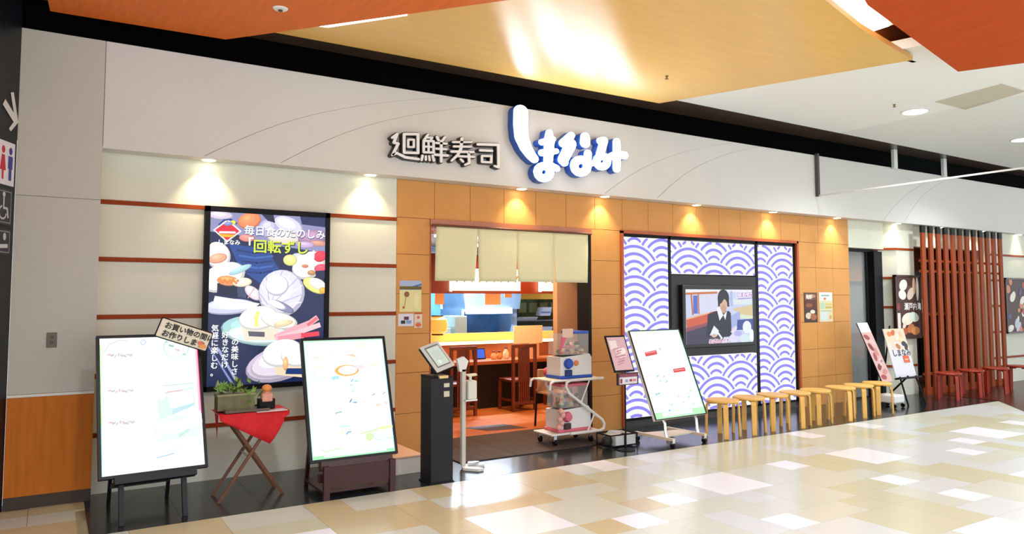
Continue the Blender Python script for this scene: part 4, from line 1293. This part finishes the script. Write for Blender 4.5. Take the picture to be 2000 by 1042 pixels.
cc_.poly([f_(640, 470), f_(860, 420), f_(860, 600), f_(740, 560)], '#d8c494').poly([f_(700, 530), f_(860, 560), f_(860, 600), f_(720, 580)], '#d8e4c4').poly([f_(600, 560), f_(720, 500), f_(720, 640), f_(620, 700)], '#a4b0e0').poly([f_(690, 600), f_(860, 590), f_(860, 720), f_(680, 720)], '#3c4c98')
# figure on the screen
cc_.poly([f_(380, 530), f_(460, 495), f_(600, 495), f_(620, 520), f_(625, 790), f_(500, 800), f_(440, 680), f_(400, 790), f_(365, 790)], '#1c1e30')
cc_.ell(*f_(545, 350), .115, .13, '#191620').poly([f_(487, 340), f_(600, 340), f_(607, 445), f_(487, 440)], '#191620')
cc_.ell(*f_(545, 425), .075, .085, '#d8ac94').ell(*f_(545, 470), .05, .06, '#c89c84').poly([f_(495, 300), f_(600, 300), f_(598, 400), f_(560, 340), f_(525, 400), f_(495, 420)], '#1d1a24')
cc_.poly([f_(470, 460), f_(500, 450), f_(540, 540), f_(500, 605)], '#eef0fa').poly([f_(540, 545), f_(580, 490), f_(560, 600)], '#eef0fa')
cc_.poly([f_(395, 770), f_(440, 660), f_(490, 720), f_(470, 780)], '#e4eef0').ell(*f_(440, 775), .05, .025, '#e0b4a0').poly([f_(610, 740), f_(660, 675), f_(685, 690), f_(650, 760)], '#e8d8e4').stroke([f_(470, 730), f_(520, 810)], .03, '#e8ecf4')
cc_.ell(*f_(790, 690), .09, .09, '#e8eef8').ell(*f_(760, 820), .11, .06, '#cfe6ea').ell(*f_(650, 810), .1, .06, '#dcd8f4').ell(*f_(840, 790), .05, .09, '#f0f4fa').ell(*f_(690, 760), .08, .04, '#b4b0e8')
cc_.text('めばちまぐろ', *f_(385, 862), .066, '#ffffff', .012).text('めばちまぐろ', *f_(385, 862), .066, '#c4509c', .002)
cc_.text('しまなみ', *f_(670, 330), .085, '#ffffff', .012).text('しまなみ', *f_(670, 330), .085, '#b868b8', .002).stroke([f_(690, 355), f_(840, 345)], .012, '#9c7cc8')
cc_.build('screen', tv, 'lit screen with a dark haired figure in black with a white collar')
# flyers right of window
fl = thing('wall_flyer', 'dark food flyer on the tan wall right of the wave window', 'flyer', (9.76, 1.249, 1.27))
MB().box(0, .32, -.003, 0, 0, .455).build('sheet', mat('flyer_dark', '#3a2620', .5), fl)
cc_ = Canvas(.32, .455, Matrix.Translation((0, -.003, 0)), 0, .0002)
cc_.rect(.01, .34, .31, .45, '#6a4434').ell(.1, .39, .06, .03, '#c89878').ell(.22, .4, .06, .025, '#b88868').rect(.01, .2, .31, .33, '#5c2c20').ell(.1, .1, .07, .05, '#d8c8a8').ell(.22, .08, .08, .05, '#a8603c').ell(.2, .16, .06, .03, '#e0d8c8').ell(.12, .26, .08, .03, '#94543c').text('海鮮', .04, .36, .08, '#ece4d8', .002)
cc_.build('print', fl)
fl = thing('wall_flyer', 'pale green and yellow flyer beside the dark flyer on the tan wall', 'flyer', (10.13, 1.249, 1.27))
MB().box(0, .33, -.003, 0, 0, .46).build('sheet', mat('flyer_pale', '#e0d4ac', .5), fl)
cc_ = Canvas(.33, .46, Matrix.Translation((0, -.003, 0)), 0, .0002)
cc_.rect(0, .33, .33, .46, '#dfe4e0').ell(.14, .36, .03, .02, '#e0782c').rect(.05, .4, .25, .42, '#8ca8a0').rect(.02, .2, .13, .3, '#b4d0b4').rect(.15, .26, .31, .29, '#d8c86c').rect(.15, .21, .31, .24, '#c8b45c').rect(.02, .03, .2, .16, '#d0dcd8').ell(.27, .07, .03, .03, '#e0a85c').stroke([(.03, .17), (.3, .17)], .008, '#9cb4a4')
cc_.build('print', fl)

# ================================================================== STOOLS
def make_stool(label, x, y, rz, wood, group, nm='bentwood_stool'):
    t_ = thing(nm, label, 'stool', (x, y, .002), rz, group)
    MB().lathe([(.001, .405), (.185, .405), (.193, .412), (.193, .428), (.185, .435), (.001, .435)], n=28).build('seat', wood, t_, True)
    for k in range(4):
        T_ = Matrix.Rotation(R(45+90*k), 4, 'Z')
        prof = [(.08, .405), (.08, .384), (.145, .384), (.166, .376), (.176, .355), (.186, 0), (.208, 0), (.198, .36), (.186, .39), (.165, .402), (.145, .405)]
        b_ = MB(T_)
        n_ = len(prof)
        vs_ = [(p[0], -.028, p[1]) for p in prof]+[(p[0], .028, p[1]) for p in prof]
        fs_ = [tuple(range(n_)), tuple(range(2*n_-1, n_-1, -1))]+[(i, i+n_, (i+1) % n_+n_, (i+1) % n_) for i in range(n_)]
        b_.add(vs_, fs_).build('leg', wood, t_)
    return t_


sx = [(6.84, .25), (7.3, .25), (7.75, .26), (8.19, .26), (8.61, .26), (9.16, .27), (9.61, .29), (10.08, .31)]
ords = ['nearest the wheeled menu board', 'second from the wheeled menu board', 'third from the wheeled menu board', 'fourth from the wheeled menu board', 'fourth from the right end', 'third from the right end', 'second from the right end', 'at the right end of the row, by the slim banner']
st0 = None
for k, (x, y) in enumerate(sx):
    lb = 'pale birch bentwood stool '+ords[k]
    if st0 is None:
        st0 = make_stool(lb, x, y, R(8), M_birch, 'pale stools along the wave window')
    else:
        c_ = copy_tree(st0)
        c_.location = (x, y, .002)
        c_.rotation_euler = (0, 0, R((k*23) % 40-10))
        c_['label'] = lb
rs0 = None
for k, (x, y, lb) in enumerate(((12.35, .5, 'dark red wooden stool before the left of the slat screen'), (13.1, .52, 'dark red wooden stool second from the left before the slat screen'), (13.86, .48, 'dark red wooden stool before the right of the slat screen'), (14.6, .45, 'dark red wooden stool last before the picture edge'))):
    if rs0 is None:
        rs0 = make_stool(lb, x, y, R(20), mat('red_lacquer', '#9c2a10', .4, noise=.2, scale=8), 'dark red stools at the slat screen')
    else:
        c_ = copy_tree(rs0)
        c_.location = (x, y, .01)
        c_['label'] = lb
    if k == 0:
        rs0.location = (x, y, .004)

# ================================================================== RIGHT HAND STANDS AND POSTERS
sb = thing('slim_banner', 'slim pink food banner on a wheeled stand before the glass door', 'banner', (10.72, .55, 0))
Ts = lean(-.14, -.02, .38, 24)
MB(Ts).box(0, .27, 0, .015, 0, .96).build('board', M_black, sb)
cc_ = Canvas(.27, .96, Ts, 0, .0003)
cc_.rect(0, 0, .27, .96, '#d0a8a4').rect(0, .8, .27, .96, '#d8d8dc')
for k in range(9):
    cc_.ell(.09+.08*(k % 2), .08+k*.08, .07, .04, ('#a04848', '#c88078', '#7c3434', '#dcb8b0')[k % 4], rot=k*20)
cc_.build('print', sb)
MB().tube([(-.05, -.05, .38), (0, -.1, .1)], .012, 6).build('leg', M_metal, sb)
MB().tube([(.05, .1, .7), (.06, .22, .1)], .012, 6).build('leg', M_metal, sb)
MB().rbox(-.05, .22, -.14, .14, .07, .19, .02).build('weight', M_whiteplastic, sb)
for yy_ in (-.12, .12):
    for xx_ in (-.02, .2):
        MB().cyl((xx_-.012, yy_, .032), (xx_+.012, yy_, .032), .03, n=10).build('caster', M_black, sb)
        MB().box(xx_-.012, xx_+.012, yy_-.01, yy_+.01, .05, .08).build('fork', M_metal, sb)
es = thing('poster_easel', 'white menu poster on a black easel between the banner and the slat screen', 'easel', (11.057, .6, 0), R(-2.4))
Te = lean(0, 0, .417, 14.9)
MB(Te).box(0, .518, 0, .012, 0, .763).build('board', mat('board_white', '#d8d4dc', .5), es)
cc_ = Canvas(.518, .763, Te, 0, .0003)
cc_.rect(0, 0, .518, .763, '#d6d2dc').rect(0, .55, .518, .763, '#e4c8ac').rect(0, .42, .518, .55, '#e0d0c4')
for k, (u_, v_, c2) in enumerate(((.12, .68, '#d8824c'), (.22, .7, '#c8603c'), (.3, .62, '#ecdcc4'), (.4, .66, '#e8b890'), (.15, .5, '#dcc4b4'), (.26, .48, '#b87848'), (.42, .52, '#34384c'), (.36, .58, '#e0c8a0'), (.46, .47, '#3c3030'))):
    cc_.ell(u_, v_, .06, .04, c2, rot=k*30)
cc_.text('しまなみ', .06, .335, .12, '#4a4650', .002).rect(.3, .22, .45, .33, '#d85c34').rect(.33, .26, .42, .28, '#f0b89c')
cc_.build('print', es)
MB(Te).box(-.02, .56, -.06, .02, -.03, -.005).build('ledge', M_black, es)
for xx_ in (.06, .27, .46):
    MB().tube([(xx_, -.02, .43), (xx_+.05*(xx_ > .2), (-.14 if xx_ != .27 else .45), 0)], .014, 6).build('leg', M_black, es)
MB().tube([(.27, .26, 1.2), (.27, .45, 0)], .013, 6).build('back_leg', M_black, es)
for nm_, x_, z0_, W_, H_, lb in (('wall_poster', 12.03, .95, .78, 1.08, 'dark shellfish poster in a brown frame left of the slat screen'), ('wall_poster', 15.78, .95, .9, 1.08, 'dark seafood poster in a brown frame right of the slat screen')):
    t_ = thing(nm_, lb, 'poster', (x_+.0, 1.19, z0_))
    MB().box(0, W_, -.04, 0, 0, H_).build('case', mat('brown_frame', '#3c2016', .4), t_)
    cc_ = Canvas(W_-.06, H_-.06, Matrix.Translation((.03, -.041, .03)), 0, .0002)
    w2, h2 = W_-.06, H_-.06
    cc_.rect(0, 0, w2, h2, '#4a2c22')
    rp_ = random.Random(4 if x_ < 13 else 8)
    if x_ < 13:
        for (u_, v_, rx_, ry_, c2, ro) in ((.3, .86, .13, .09, '#ece4d8', 20), (.55, .8, .1, .06, '#5c4438', 0), (.25, .7, .12, .08, '#f0e8dc', -10), (.6, .72, .14, .08, '#d8c4b0', 40), (.75, .85, .05, .14, '#e8b890', 0), (.88, .8, .04, .2, '#f0ece4', 0), (.08, .5, .04, .06, '#a03830', 0), (.45, .3, .2, .1, '#f4ecd8', 10), (.7, .33, .16, .08, '#e0ecdc', -10), (.55, .14, .12, .07, '#c87848', 20), (.75, .1, .14, .07, '#d89050', 0), (.3, .1, .1, .06, '#b85c34', 0), (.3, .2, .08, .04, '#f0dcc0', 40)):
            cc_.ell(u_*w2, v_*h2, rx_*w2*1.3, ry_*h2, c2, ro)
        cc_.text('瀬戸内海', .22, .46*h2, .13, '#ece6e0', .004)
        cc_.rect(0, .03, .1, .4*h2, '#e8e0d4')
    else:
        for k in range(26):
            cc_.ell(rp_.random()*w2, rp_.random()*h2, .05+.08*rp_.random(), .04+.05*rp_.random(), rp_.choice(('#e8d8c0', '#d8885c', '#b84838', '#f0e8dc', '#8c5c40', '#c8ccd8', '#e8b060', '#5a4a78')), rp_.random()*90)
    cc_.build('picture', t_)
    for s_ in ((0, .03, 0, H_), (W_-.03, W_, 0, H_), (0, W_, 0, .03), (0, W_, H_-.03, H_)):
        MB().box(s_[0], s_[1], -.055, -.035, s_[2], s_[3]).build('frame_rail', mat('brown_frame', ''), t_)

# slat screen
sl_ = thing('slat_screen', 'tall screen of red brown wooden slats with black tops', 'screen', (12.6, 1.0, 0))
for k in range(12):
    x_ = .06+k*.241
    s1 = MB().rbox(x_-.058, x_+.058, -.018, .018, .0, 2.76, .004).build('slat', M_slat, sl_)
    MB().box(x_-.059, x_+.059, -.019, .019, 2.76, 2.88).build('slat_cap', M_black, s1)
for zz_ in (.35, 2.28, 2.1):
    MB().box(.0, 2.75, .02, .05, zz_-.02, zz_+.02).build('cross_rail', M_slat, sl_)
MB().box(-.0, 2.75, .02, .045, .0, .12).build('kick_rail', M_slat, sl_)
for k in range(7):
    b_ = thing('display_bottle', 'pale blue bottle on the ledge behind the slat screen', 'bottle', (13.2+k*.2, 2.05, 1.35), 0, 'bottles behind the slat screen')
    MB().lathe([(.05, 0), (.055, .02), (.055, .22), (.02, .3), (.02, .36)], n=12).build('body', mat('pale_bottle', '#d4ecec', .2), b_, True)
    MB().lathe([(.022, .36), (.022, .39)], n=10).build('cap', M_metal, b_)
lg = struct(MB().box(12.73, 15.3, 1.9, 2.3, 1.3, 1.35).build('trim_3', M_slat), 'wooden ledge behind the slat screen', 'ledge')

# ================================================================== INTERIOR FURNITURE
ct = thing('dining_counter', 'dark fronted wooden eating counter inside the restaurant', 'counter', (4.2, 3.62, 0))
MB().box(0, 4.2, 0, .62, .66, .71).build('worktop', mat('red_counter_wood', '#a85a30', .3, noise=.15, scale=5, stretch=(.5, 4, 1)), ct)
MB().box(.02, 4.18, .12, .16, 0, .66).build('front_panel', mat('black_brown_panel', '#120a08', .5), ct)
MB().box(0, 4.2, .6, .64, .71, .93).build('riser', mat('orange_riser', '#b4683c', .4, noise=.1), ct)
MB().box(0, 4.2, .56, .9, .93, .96).build('ledge', mat('pale_ledge', '#e8d0a0', .4), ct)
le = MB().box(0, 4.2, .55, .56, .932, .968).build('light_strip', mat('warm_led_strip', '#ffe8b0', .4, emit=3.5), ct)
MB().box(0, 4.2, .88, .92, .96, 1.09).build('amber_guard', mat('amber_panel', '#f0a850', .3, emit=.45), ct)
hd = thing('header_beam', 'red brown header beam with lit paper lamps above the counter', 'beam', (4.2, 4.0, 1.72))
MB().box(0, 4.0, 0, .06, 0, .6).build('beam_board', mat('deep_red_wood', '#7c2a0c', .4), hd)
for xa, xb in ((.9, 2.12), (2.52, 3.4)):
    lb_ = MB().rbox(xa, xb, -.1, -.005, .03, .4, .01).build('paper_lamp', mat('lamp_paper', '#fff4d0', .5, emit=2.6), hd)
    n_ = int((xb-xa)/.13)
    for k in range(n_):
        MB().prism([(xa+.06+k*.13, .17), (xa+.085+k*.13, .17), (xa+.135+k*.13, .28), (xa+.11+k*.13, .28)], 'y', -.11, -.1).build('lamp_slat', mat('lamp_slat', '#a8722c', .5), lb_)
    for zz_ in (.03, .39):
        MB().box(xa, xb, -.11, -.1, zz_-.012, zz_+.012).build('lamp_rail', mat('deep_red_wood', ''), lb_)
wlamp = thing('paper_wall_lamp', 'small glowing paper lamp beside the right end of the curtain', 'lamp', (5.95, 1.8, 1.88))
MB().rbox(-.09, .12, -.04, .04, 0, .22, .01).build('shade', mat('lamp_paper', ''), wlamp)
MB().box(-.1, .13, -.05, .05, -.02, 0).box(-.1, .13, -.05, .05, .22, .24).box(.0, .02, .03, .5, .08, .12).build('lamp_frame', mat('deep_red_wood', ''), wlamp)


def make_chair(label, x, y, first=None):
    t_ = thing('dining_chair', label, 'chair', (x, y, 0), 0, 'slat-back chairs at the counter')
    M_ch = mat('chair_wood', '#6e321a', .4, noise=.2, scale=8)
    MB().rbox(-.2, .2, 0, .4, .42, .46, .01).build('seat', M_ch, t_)
    for s_ in (-1, 1):
        MB().box(s_*.19-.02, s_*.19+.02, -.02, .02, 0, .97).build('back_post', M_ch, t_)
        MB().box(s_*.19-.02, s_*.19+.02, .36, .4, 0, .42).build('leg', M_ch, t_)
        MB().box(s_*.19-.012, s_*.19+.012, .02, .36, .14, .17).build('stretcher', M_ch, t_)
    MB().box(-.17, .17, -.015, .015, .92, .97).build('top_rail', M_ch, t_)
    MB().box(-.17, .17, -.015, .015, .1, .14).build('bottom_rail', M_ch, t_)
    for k in range(6):
        MB().box(-.09+k*.034-.011, -.09+k*.034+.011, -.01, .01, .14, .92).build('slat', M_ch, t_)
    return t_


ch0 = make_chair('dark slat-back chair behind the sanitizer stand', 4.92, 3.2)
for x, lb in ((5.93, 'dark slat-back chair in the middle of the counter'), (6.75, 'dark slat-back chair half hidden behind the capsule machines')):
    c_ = copy_tree(ch0)
    c_.location = (x, 3.2, 0)
    c_['label'] = lb
hc = thing('high_chair', 'child high chair with a pink cushion just inside the entrance', 'high chair', (5.42, 1.75, .014))
for xx_, yy_ in ((-.1, -.12), (.2, -.12), (.2, .2), (-.1, .2)):
    MB().tube([(xx_*1.15, yy_*1.15, .0), (xx_, yy_, .5)], .014, 6).build('leg', M_black, hc)
MB().rbox(-.11, .21, -.13, .21, .42, .45, .008).build('seat', mat('beige_seat', '#c8a080', .5), hc)
MB().rbox(-.1, .2, .18, .21, .45, .72, .01).build('backrest', mat('beige_seat', ''), hc)
MB().ball((-.07, .02, .7), .05, 8, 1.2).build('cushion', mat('pink_cushion', '#d85c78', .7), hc, True)
MB().tube([(-.1, .19, .45), (-.08, .05, .66), (.05, -.02, .6)], .03, 6).build('strap', mat('beige_seat', ''), hc)
MB().box(-.1, .2, -.12, -.1, .18, .21).build('foot_rail', M_black, hc)
# items on counter
tq = thing('order_tablet', 'small tablet with a blue lit screen on the counter', 'tablet', (5.62, 3.98, .71))
MB(lean(-.11, 0, 0, 12)).rbox(0, .22, 0, .02, 0, .17, .004).build('case', M_black, tq)
MB(lean(-.11, 0, 0, 12)).box(.015, .205, -.002, .001, .02, .155).build('screen', mat('blue_screen', '#0c1a40', .3, emit=.8, ecol='#3a6ce8'), tq)
MB().box(-.06, .06, .01, .07, 0, .05).build('foot', M_black, tq)
for nm_, x_, c2, lb in (('sauce_pot', 5.8, '#e0a474', 'peach coloured sauce pot on the counter'), ('sauce_pot', 5.9, '#c88850', 'brown sauce pot on the counter beside the peach one'), ('soy_bottle', 6.02, '#e0d8b8', 'cream bottle on the counter left of the middle chair'), ('soy_bottle', 6.33, '#d8b898', 'pale bottle on the counter right of the middle chair')):
    t_ = thing(nm_, lb, 'pot' if nm_ == 'sauce_pot' else 'bottle', (x_, 3.86, .71))
    hh = .11 if nm_ == 'sauce_pot' else .16
    MB().lathe([(.035, 0), (.045, .02), (.045, hh*.6), (.022, hh*.85), (.018, hh)], n=14).build('body', mat('pot_'+c2.strip('#'), c2, .3), t_, True)
    MB().lathe([(.024, hh), (.024, hh+.018), (.001, hh+.022)], n=12).build('lid', mat('pot_lid', '#5a2c1c', .4), t_)
pp = thing('menu_placard', 'large pale yellow placard standing on the counter ledge', 'placard', (6.5, 3.95, .71))
MB().box(-.28, .27, .0, .012, .22, .5).build('sheet', mat('pale_yellow_sheet', '#f0e0b0', .6), pp)
MB().box(.02, .2, -.004, .01, .0, .22).build('support', mat('peach_support', '#e0b494', .6), pp)
ob = thing('paper_lantern', 'orange paper lantern on the counter ledge at the left of the entrance', 'lantern', (5.08, 4.35, 1.1))
MB().lathe([(.08, .0), (.15, .04), (.165, .12), (.15, .22), (.09, .27)], n=20).build('shade', mat('orange_paper', '#f4a850', .6, emit=.5), ob, True)
MB().lathe([(.09, -.02), (.09, .0)], n=16).lathe([(.095, .27), (.095, .285)], n=16).build('ring', M_black, ob)
for i, (x_, w2, h2, lb) in enumerate(((5.24, .16, .17, 'small orange menu slip hanging below the header beam at the left'), (6.22, .3, .18, 'wide orange menu slip hanging below the middle of the header beam'), (6.52, .14, .06, 'short yellow menu slip hanging below the header beam'))):
    t_ = thing('hanging_menu_slip', lb, 'menu slip', (x_, 4.6, 1.72-h2), 0, 'menu slips under the header')
    MB().box(-w2/2, w2/2, 0, .006, 0, h2).build('paper', mat('orange_slip', '#f0b470', .6), t_)
    MB().box(-w2/2, w2/2, -.006, .01, h2, h2+.02).build('clip_bar', M_metal, t_)

# kitchen
M_steel = mat('blue_steel', '#9db6cc', .28, metal=.55, noise=.25, scale=2.5)
kh = thing('extractor_hood', 'wide stainless extractor hood with a white light bar in the kitchen', 'hood', (6.3, 5.7, 0))
MB().prism([(0, 1.45), (1.15, 1.45), (1.25, 2.2), (-.1, 2.2)], 'y', .0, .9).build('canopy', M_steel, kh)
MB().box(.0, .95, -.06, .0, 1.37, 1.47).build('light_bar', mat('cool_tube', '#f2f7ff', .3, emit=2.6), kh)
MB().box(-.05, .0, .05, .9, .6, 1.45).build('side_sheet', M_steel, kh)
MB().box(1.0, 1.12, .05, .9, .6, 1.45).build('side_sheet', M_steel, kh)
MB().box(0, 1.0, .5, .55, .6, 1.4).build('back_sheet', mat('deep_blue_steel', '#3f6f9c', .3, metal=.4, noise=.4, scale=3), kh)
kc = thing('kitchen_counter', 'stainless kitchen counter behind the eating counter', 'counter', (4.6, 5.0, 0))
MB().box(0, 4.2, 0, .7, .86, .9).build('worktop', M_steel, kc)
MB().box(.02, 4.18, .03, .68, 0, .86).build('cabinet', mat('steel_dark', '#5c6c7c', .4, metal=.4), kc)
MB().rbox(1.15, 1.38, .05, .5, .9, 1.35, .01).build('appliance_box', mat('grey_green_box', '#a4b8b4', .4), kc)
MB().rbox(.55, 1.1, .1, .5, .9, 1.15, .01).build('appliance_box', mat('pale_green_box', '#b4ccc8', .4), kc)
fr_ = thing('refrigerator', 'tall blue steel refrigerator at the left of the kitchen', 'refrigerator', (6.1, 7.0, 0))
MB().rbox(-.6, .35, 0, .8, 0, 2.1, .02).build('cabinet', mat('fridge_blue', '#4f86ac', .3, metal=.4, noise=.3, scale=2), fr_)
for s_ in (-.58, -.11):
    d_ = MB().rbox(s_, s_+.45, -.03, 0, .1, 2.05, .01).build('door', mat('fridge_door', '#6aa0c4', .3, metal=.4, noise=.3, scale=2), fr_)
    MB().box(s_+.38, s_+.41, -.07, -.03, .9, 1.3).build('handle', M_metal, d_)
sh = thing('kitchen_shelf', 'dark green kitchen shelf with a yellow top band at the right', 'shelf', (7.62, 6.2, 0))
MB().box(0, 1.4, .4, .44, 0, 1.9).build('back_board', mat('green_tiles', '#5f7c66', .4, noise=.5, scale=6), sh)
MB().box(0, 1.4, -.02, .4, 1.63, 1.75).build('top_band', mat('yellow_band', '#f4c454', .4), sh)
for zz_ in (.9, 1.2):
    MB().box(0, 1.4, 0, .4, zz_, zz_+.02).build('shelf_board', M_steel, sh)
for k in range(5):
    MB().box(.1+k*.26, .28+k*.26, .36, .4, 1.36, 1.56).build('tile_patch', mat('pale_green_patch', '#9cb48c', .4), sh)
for k, (x_, z_, w2, h2) in enumerate(((7.95, 1.22, .35, .06), (8.35, 1.3, .22, .17), (8.05, .92, .3, .14), (8.35, .92, .25, .16))):
    t_ = thing('order_paper', ('stack of white papers on the upper kitchen shelf', 'white box on the upper kitchen shelf', 'white tray on the lower kitchen shelf', 'white carton on the lower kitchen shelf')[k], 'paper', (x_+.05, 6.22, z_+.001))
    MB().prism([(-w2/2, 0), (w2/2, 0), (w2/2+.04, h2), (-w2/2+.05, h2)], 'y', 0, .2).build('body', mat('cool_white', '#d8e4f4', .5), t_)
    MB().box(-w2/2, w2/2, -.004, 0, h2*.3, h2*.5).build('label_band', mat('blue_band', '#7c98c8', .5), t_)
# interior lamps; the first is unseen, added to brighten the partition
for k, (x_, y_, wv, cl_, lb) in enumerate(((4.9, 1.8, 70, (1, .62, .34), 'unseen warm ceiling lamp added just inside the entrance to light the partition'), (5.6, 3.0, 60, (1, .62, .34), 'warm ceiling lamp above the counter chairs'), (6.4, 3.5, 50, (1, .62, .34), 'warm ceiling lamp above the right of the counter'))):
    t_ = thing('ceiling_lamp', lb, 'lamp', (x_, y_, 2.75))
    MB().lathe([(.1, -.03), (.12, -.02), (.12, 0)], n=18).build('housing', M_whiteplastic, t_)
    MB().lathe([(.095, -.032), (.001, -.034)], n=18).build('lens', mat('warm_lens', ''), t_)
    spot('lamp', (0, 0, -.06), wv*2, cl_, 150, .7, .09, t_)
for k, (x_, y_, lb) in enumerate(((6.0, 5.0, 'long white tube lamp over the kitchen counter'), (7.2, 6.6, 'long white tube lamp at the back of the kitchen'))):
    t_ = thing('tube_lamp', lb, 'lamp', (x_, y_, 2.7))
    MB().box(-.7, .7, -.05, .05, 0, .05).build('housing', M_whiteplastic, t_)
    MB().cyl((-.66, 0, -.025), (.66, 0, -.025), .02, n=10).build('tube', mat('cool_tube', ''), t_)
    area('lamp', (0, 0, -.06), 260, (.6, .8, 1), 1.3, .1, parent=t_)
